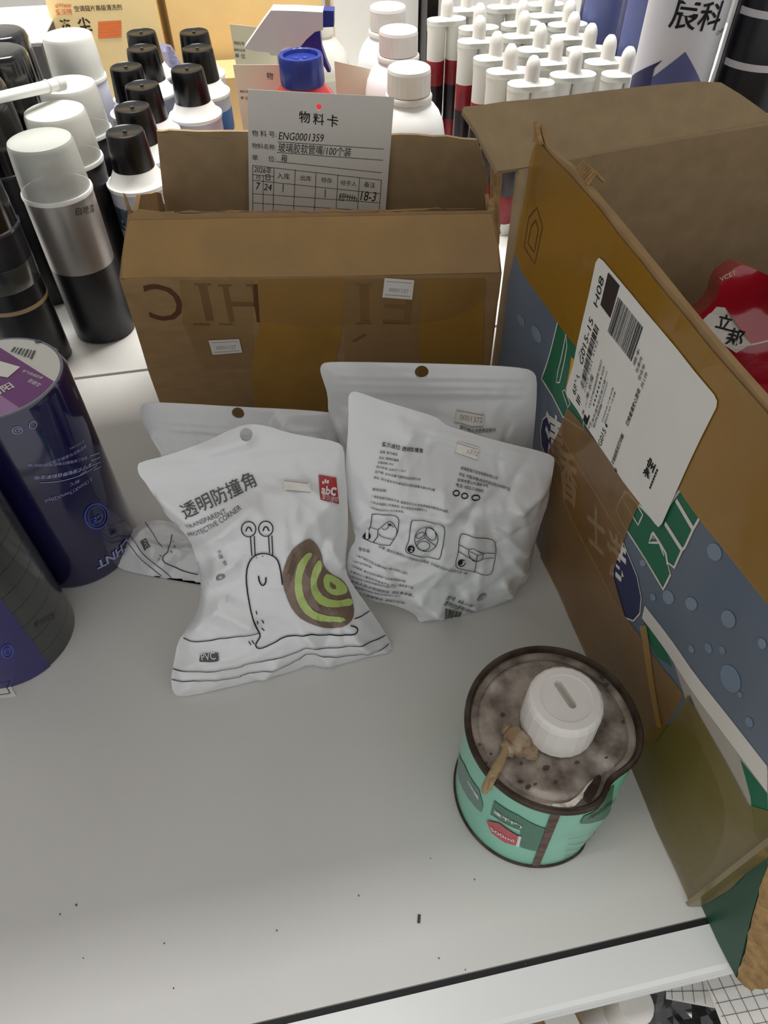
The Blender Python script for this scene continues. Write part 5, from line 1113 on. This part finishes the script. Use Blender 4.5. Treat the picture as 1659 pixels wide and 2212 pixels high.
# ================================================================== cartons and wrapping at the back
def carton(name, label, c, d, rz, mt, group=None):
    t = thing(name, label, 'carton', (c[0], c[1], DZ), group)
    m = MB(); m.box((c[0], c[1], DZ+d[2]/2), d, rz); b = obj('carton_body', m, mt, t)
    fx = np.array([math.cos(rz), math.sin(rz), 0]); fy = np.array([-math.sin(rz), math.cos(rz), 0])
    return t, b, Plane(np.array([c[0], c[1], 0])-fy*d[1]/2-fx*d[0]/2, fx, UP)
t, b, pl = carton('yellow_carton', 'yellow carton printed with black characters at the upper left', (-0.178, 1.47, 0), (0.162, 0.18, 0.30), -0.03, 'carton_yellow')
m = MB(); text(m, pl, '空调翅片高级清洗剂', (162, 24), (264, 20), 0.0006, 1.0, 0.01); text(m, pl, '资', (134, 66), (158, 64), 0.0006, 1.0, 0.03); text(m, pl, '尘', (172, 66), (200, 64), 0.0006, 1.0, 0.03); obj('black_lettering', m, 'ink_brown', b)
m = MB(); text(m, pl, 'aiWater', (120, 16), (156, 15), 0.0006, 1.0, 0.02); text(m, pl, '爱沃特', (122, 32), (157, 30), 0.0006, 1.0, 0.01); obj('orange_lettering', m, 'ink_orange', b)
m = MB()
for k in range(6): stroke(m, pl, [(212, 50+k*6), (262, 47+k*6)], 0.004, 0.0006, smooth=0)
obj('orange_print', m, 'ink_orange', b)
carton('orange_carton', 'plain orange-tan carton behind the trigger sprayer', (0.043, 1.50, 0), (0.250, 0.20, 0.30), -0.03, 'carton_orange')
carton('tan_carton', 'low tan carton edge under the orange carton', (0.035, 1.335, 0), (0.155, 0.09, 0.085), -0.05, 'carton_tan')
carton('dark_carton', 'dark grey carton under white paper in the upper left corner', (-0.380, 1.36, 0), (0.24, 0.20, 0.155), -0.03, 'dark_box')
m = MB(); m.box((-0.385, 1.37, DZ+0.1565), (0.25, 0.20, 0.002), -0.03); single('paper_sheet', m, 'paper', 'bright white paper on the dark carton in the upper left corner', 'paper', (-0.385, 1.37, DZ+0.155))
m = MB(); a = np.array([-0.36, 1.36, DZ+0.166]); m.tube([a+np.array([-0.08, 0.05, 0.004]), a, a+np.array([0.055, -0.085, 0.0]), a+np.array([0.075, -0.115, 0.004])], 0.0015, 6); single('cable_tie', m, 'white_plastic', 'thin white tie trailing over the bright paper', 'cable tie', tuple(a), True)
carton('white_carton', 'tall white carton behind the far white bottle', (0.250, 1.42, 0), (0.140, 0.12, 0.30), 0.0, 'white_plastic')
carton('black_carton', 'narrow black carton between white carton and sealant cartridges', (0.3320, 1.36, 0), (0.018, 0.10, 0.27), 0.0, 'black_satin')
carton('white_carton', 'wide white carton behind the sealant cartridges', (0.470, 1.42, 0), (0.270, 0.12, 0.30), 0.0, 'white_plastic')
# crumpled clear and blue film between the yellow and orange cartons
t = thing('plastic_film', 'crumpled clear and blue plastic film behind the black-capped cans', 'plastic film', (-0.10, 1.28, DZ))
fp_ = Plane((-0.195, 1.30, DZ), (1, -0.05, 0), (0, 0.1, 1)); fp_.h = lambda u, v: 0.018*nz(u*30, v*30, 3)+0.010*nz(u*70, v*70, 8)
m = MB(); shell(m, fp_, jit([(0.0, 0.002), (0.16, 0.002), (0.165, 0.05), (0.13, 0.085), (0.11, 0.13), (0.085, 0.135), (0.07, 0.09), (0.03, 0.095), (0.0, 0.06)], 0.02, 0.006, 2), 0.006, 0.012); obj('film_sheet', m, 'film_blue', t)

# ================================================================== things on the lower shelf, seen past the lip
LZ = -0.32
L = tuple(at_z(1374, 2168, -0.14)[:2])+(LZ,)
t = thing('plastic_bottle', 'white-capped bottle on the lower shelf below the front lip', 'bottle', L)
m = MB(); m.lathe(L, [(0, 0.001), (0.018, 0), (0.020, 0.003), (0.020, 0.12), (0.014, 0.14), (0, 0.14)], 32); obj('bottle_body', m, 'bottle_white', t, smooth=True)
m = MB(); m.lathe(L, [(0.0142, 0.138), (0.0146, 0.140), (0.0132, 0.178), (0.0122, 0.180), (0, 0.180)], 40); obj('cap', m, 'cap_white', t, smooth=True)
def grid_card(label, pts, z, tilt):
    c = at_z(*pts[0], z); pl = Plane(c, (1, tilt[0], 0), (0, 0.9, tilt[1]))
    t = thing('grid_card', label, 'card', tuple(c), 'gridded cards under the shelf edge')
    q = [pl.hit0(*p) for p in pts]; m = MB(); shell(m, pl, q, 0.03, 0.0006); sh = obj('card_sheet', m, 'paper', t)
    return t, sh, pl
t, sh, pl = grid_card('larger gridded white card under the torn flap at the bottom right', [(1592, 2300), (1760, 2250), (1760, 2060), (1518, 2105)], -0.10, (0.1, -0.15))
m = MB()
for k in range(9): stroke(m, pl, [(1522+k*26, 2108-k*4), (1612+k*26, 2292-k*4)], 0.0004, 0.0004, smooth=0)
for k in range(7): stroke(m, pl, [(1522+k*12, 2112+k*28), (1740+k*12, 2070+k*28)], 0.0004, 0.0004, smooth=0)
o = obj('grid_lines', m, 'ink_grey', sh); o['kind'] = 'stuff'
t, sh, pl = grid_card('smaller gridded white card beside the white-capped bottle', [(1439, 2158), (1545, 2178), (1530, 2100), (1440, 2125)], -0.14, (0.0, 0.1))
m = MB()
for k in range(4): stroke(m, pl, [(1450+k*22, 2128-k*4), (1452+k*24, 2158+k*4)], 0.0004, 0.0004, smooth=0)
stroke(m, pl, [(1440, 2142), (1536, 2140)], 0.0004, 0.0004, smooth=0); o = obj('grid_lines', m, 'ink_grey', sh); o['kind'] = 'stuff'
t = thing('plastic_film', 'crumpled black plastic wrap on the lower shelf at the bottom right', 'plastic film', (0.20, 0.05, LZ))
pk = Plane((0.212, -0.02, -0.23), (1, 0.05, 0), (0, 0.9, 0.3)); pk.h = lambda u, v: 0.012*nz(u*30, v*30, 3)+0.006*nz(u*80, v*80, 8)
m = MB(); shell(m, pk, jit([(0.0, 0.0), (0.17, 0.0), (0.18, 0.12), (0.0, 0.12)], 0.02, 0.006, 2), 0.006, 0.09); obj('film_sheet', m, 'black_film', t)
t = thing('small_box', 'small brown and white box under the lip beside the white-capped bottle', 'box', (0.125, 0.035, LZ))
m = MB(); m.box((0.118, 0.045, LZ+0.085), (0.05, 0.05, 0.17), 0.2); obj('box_body', m, 'cardboard', t)
m = MB(); m.box((0.130, 0.040, LZ+0.173), (0.022, 0.030, 0.004), 0.2); obj('white_tag', m, 'paper', t)
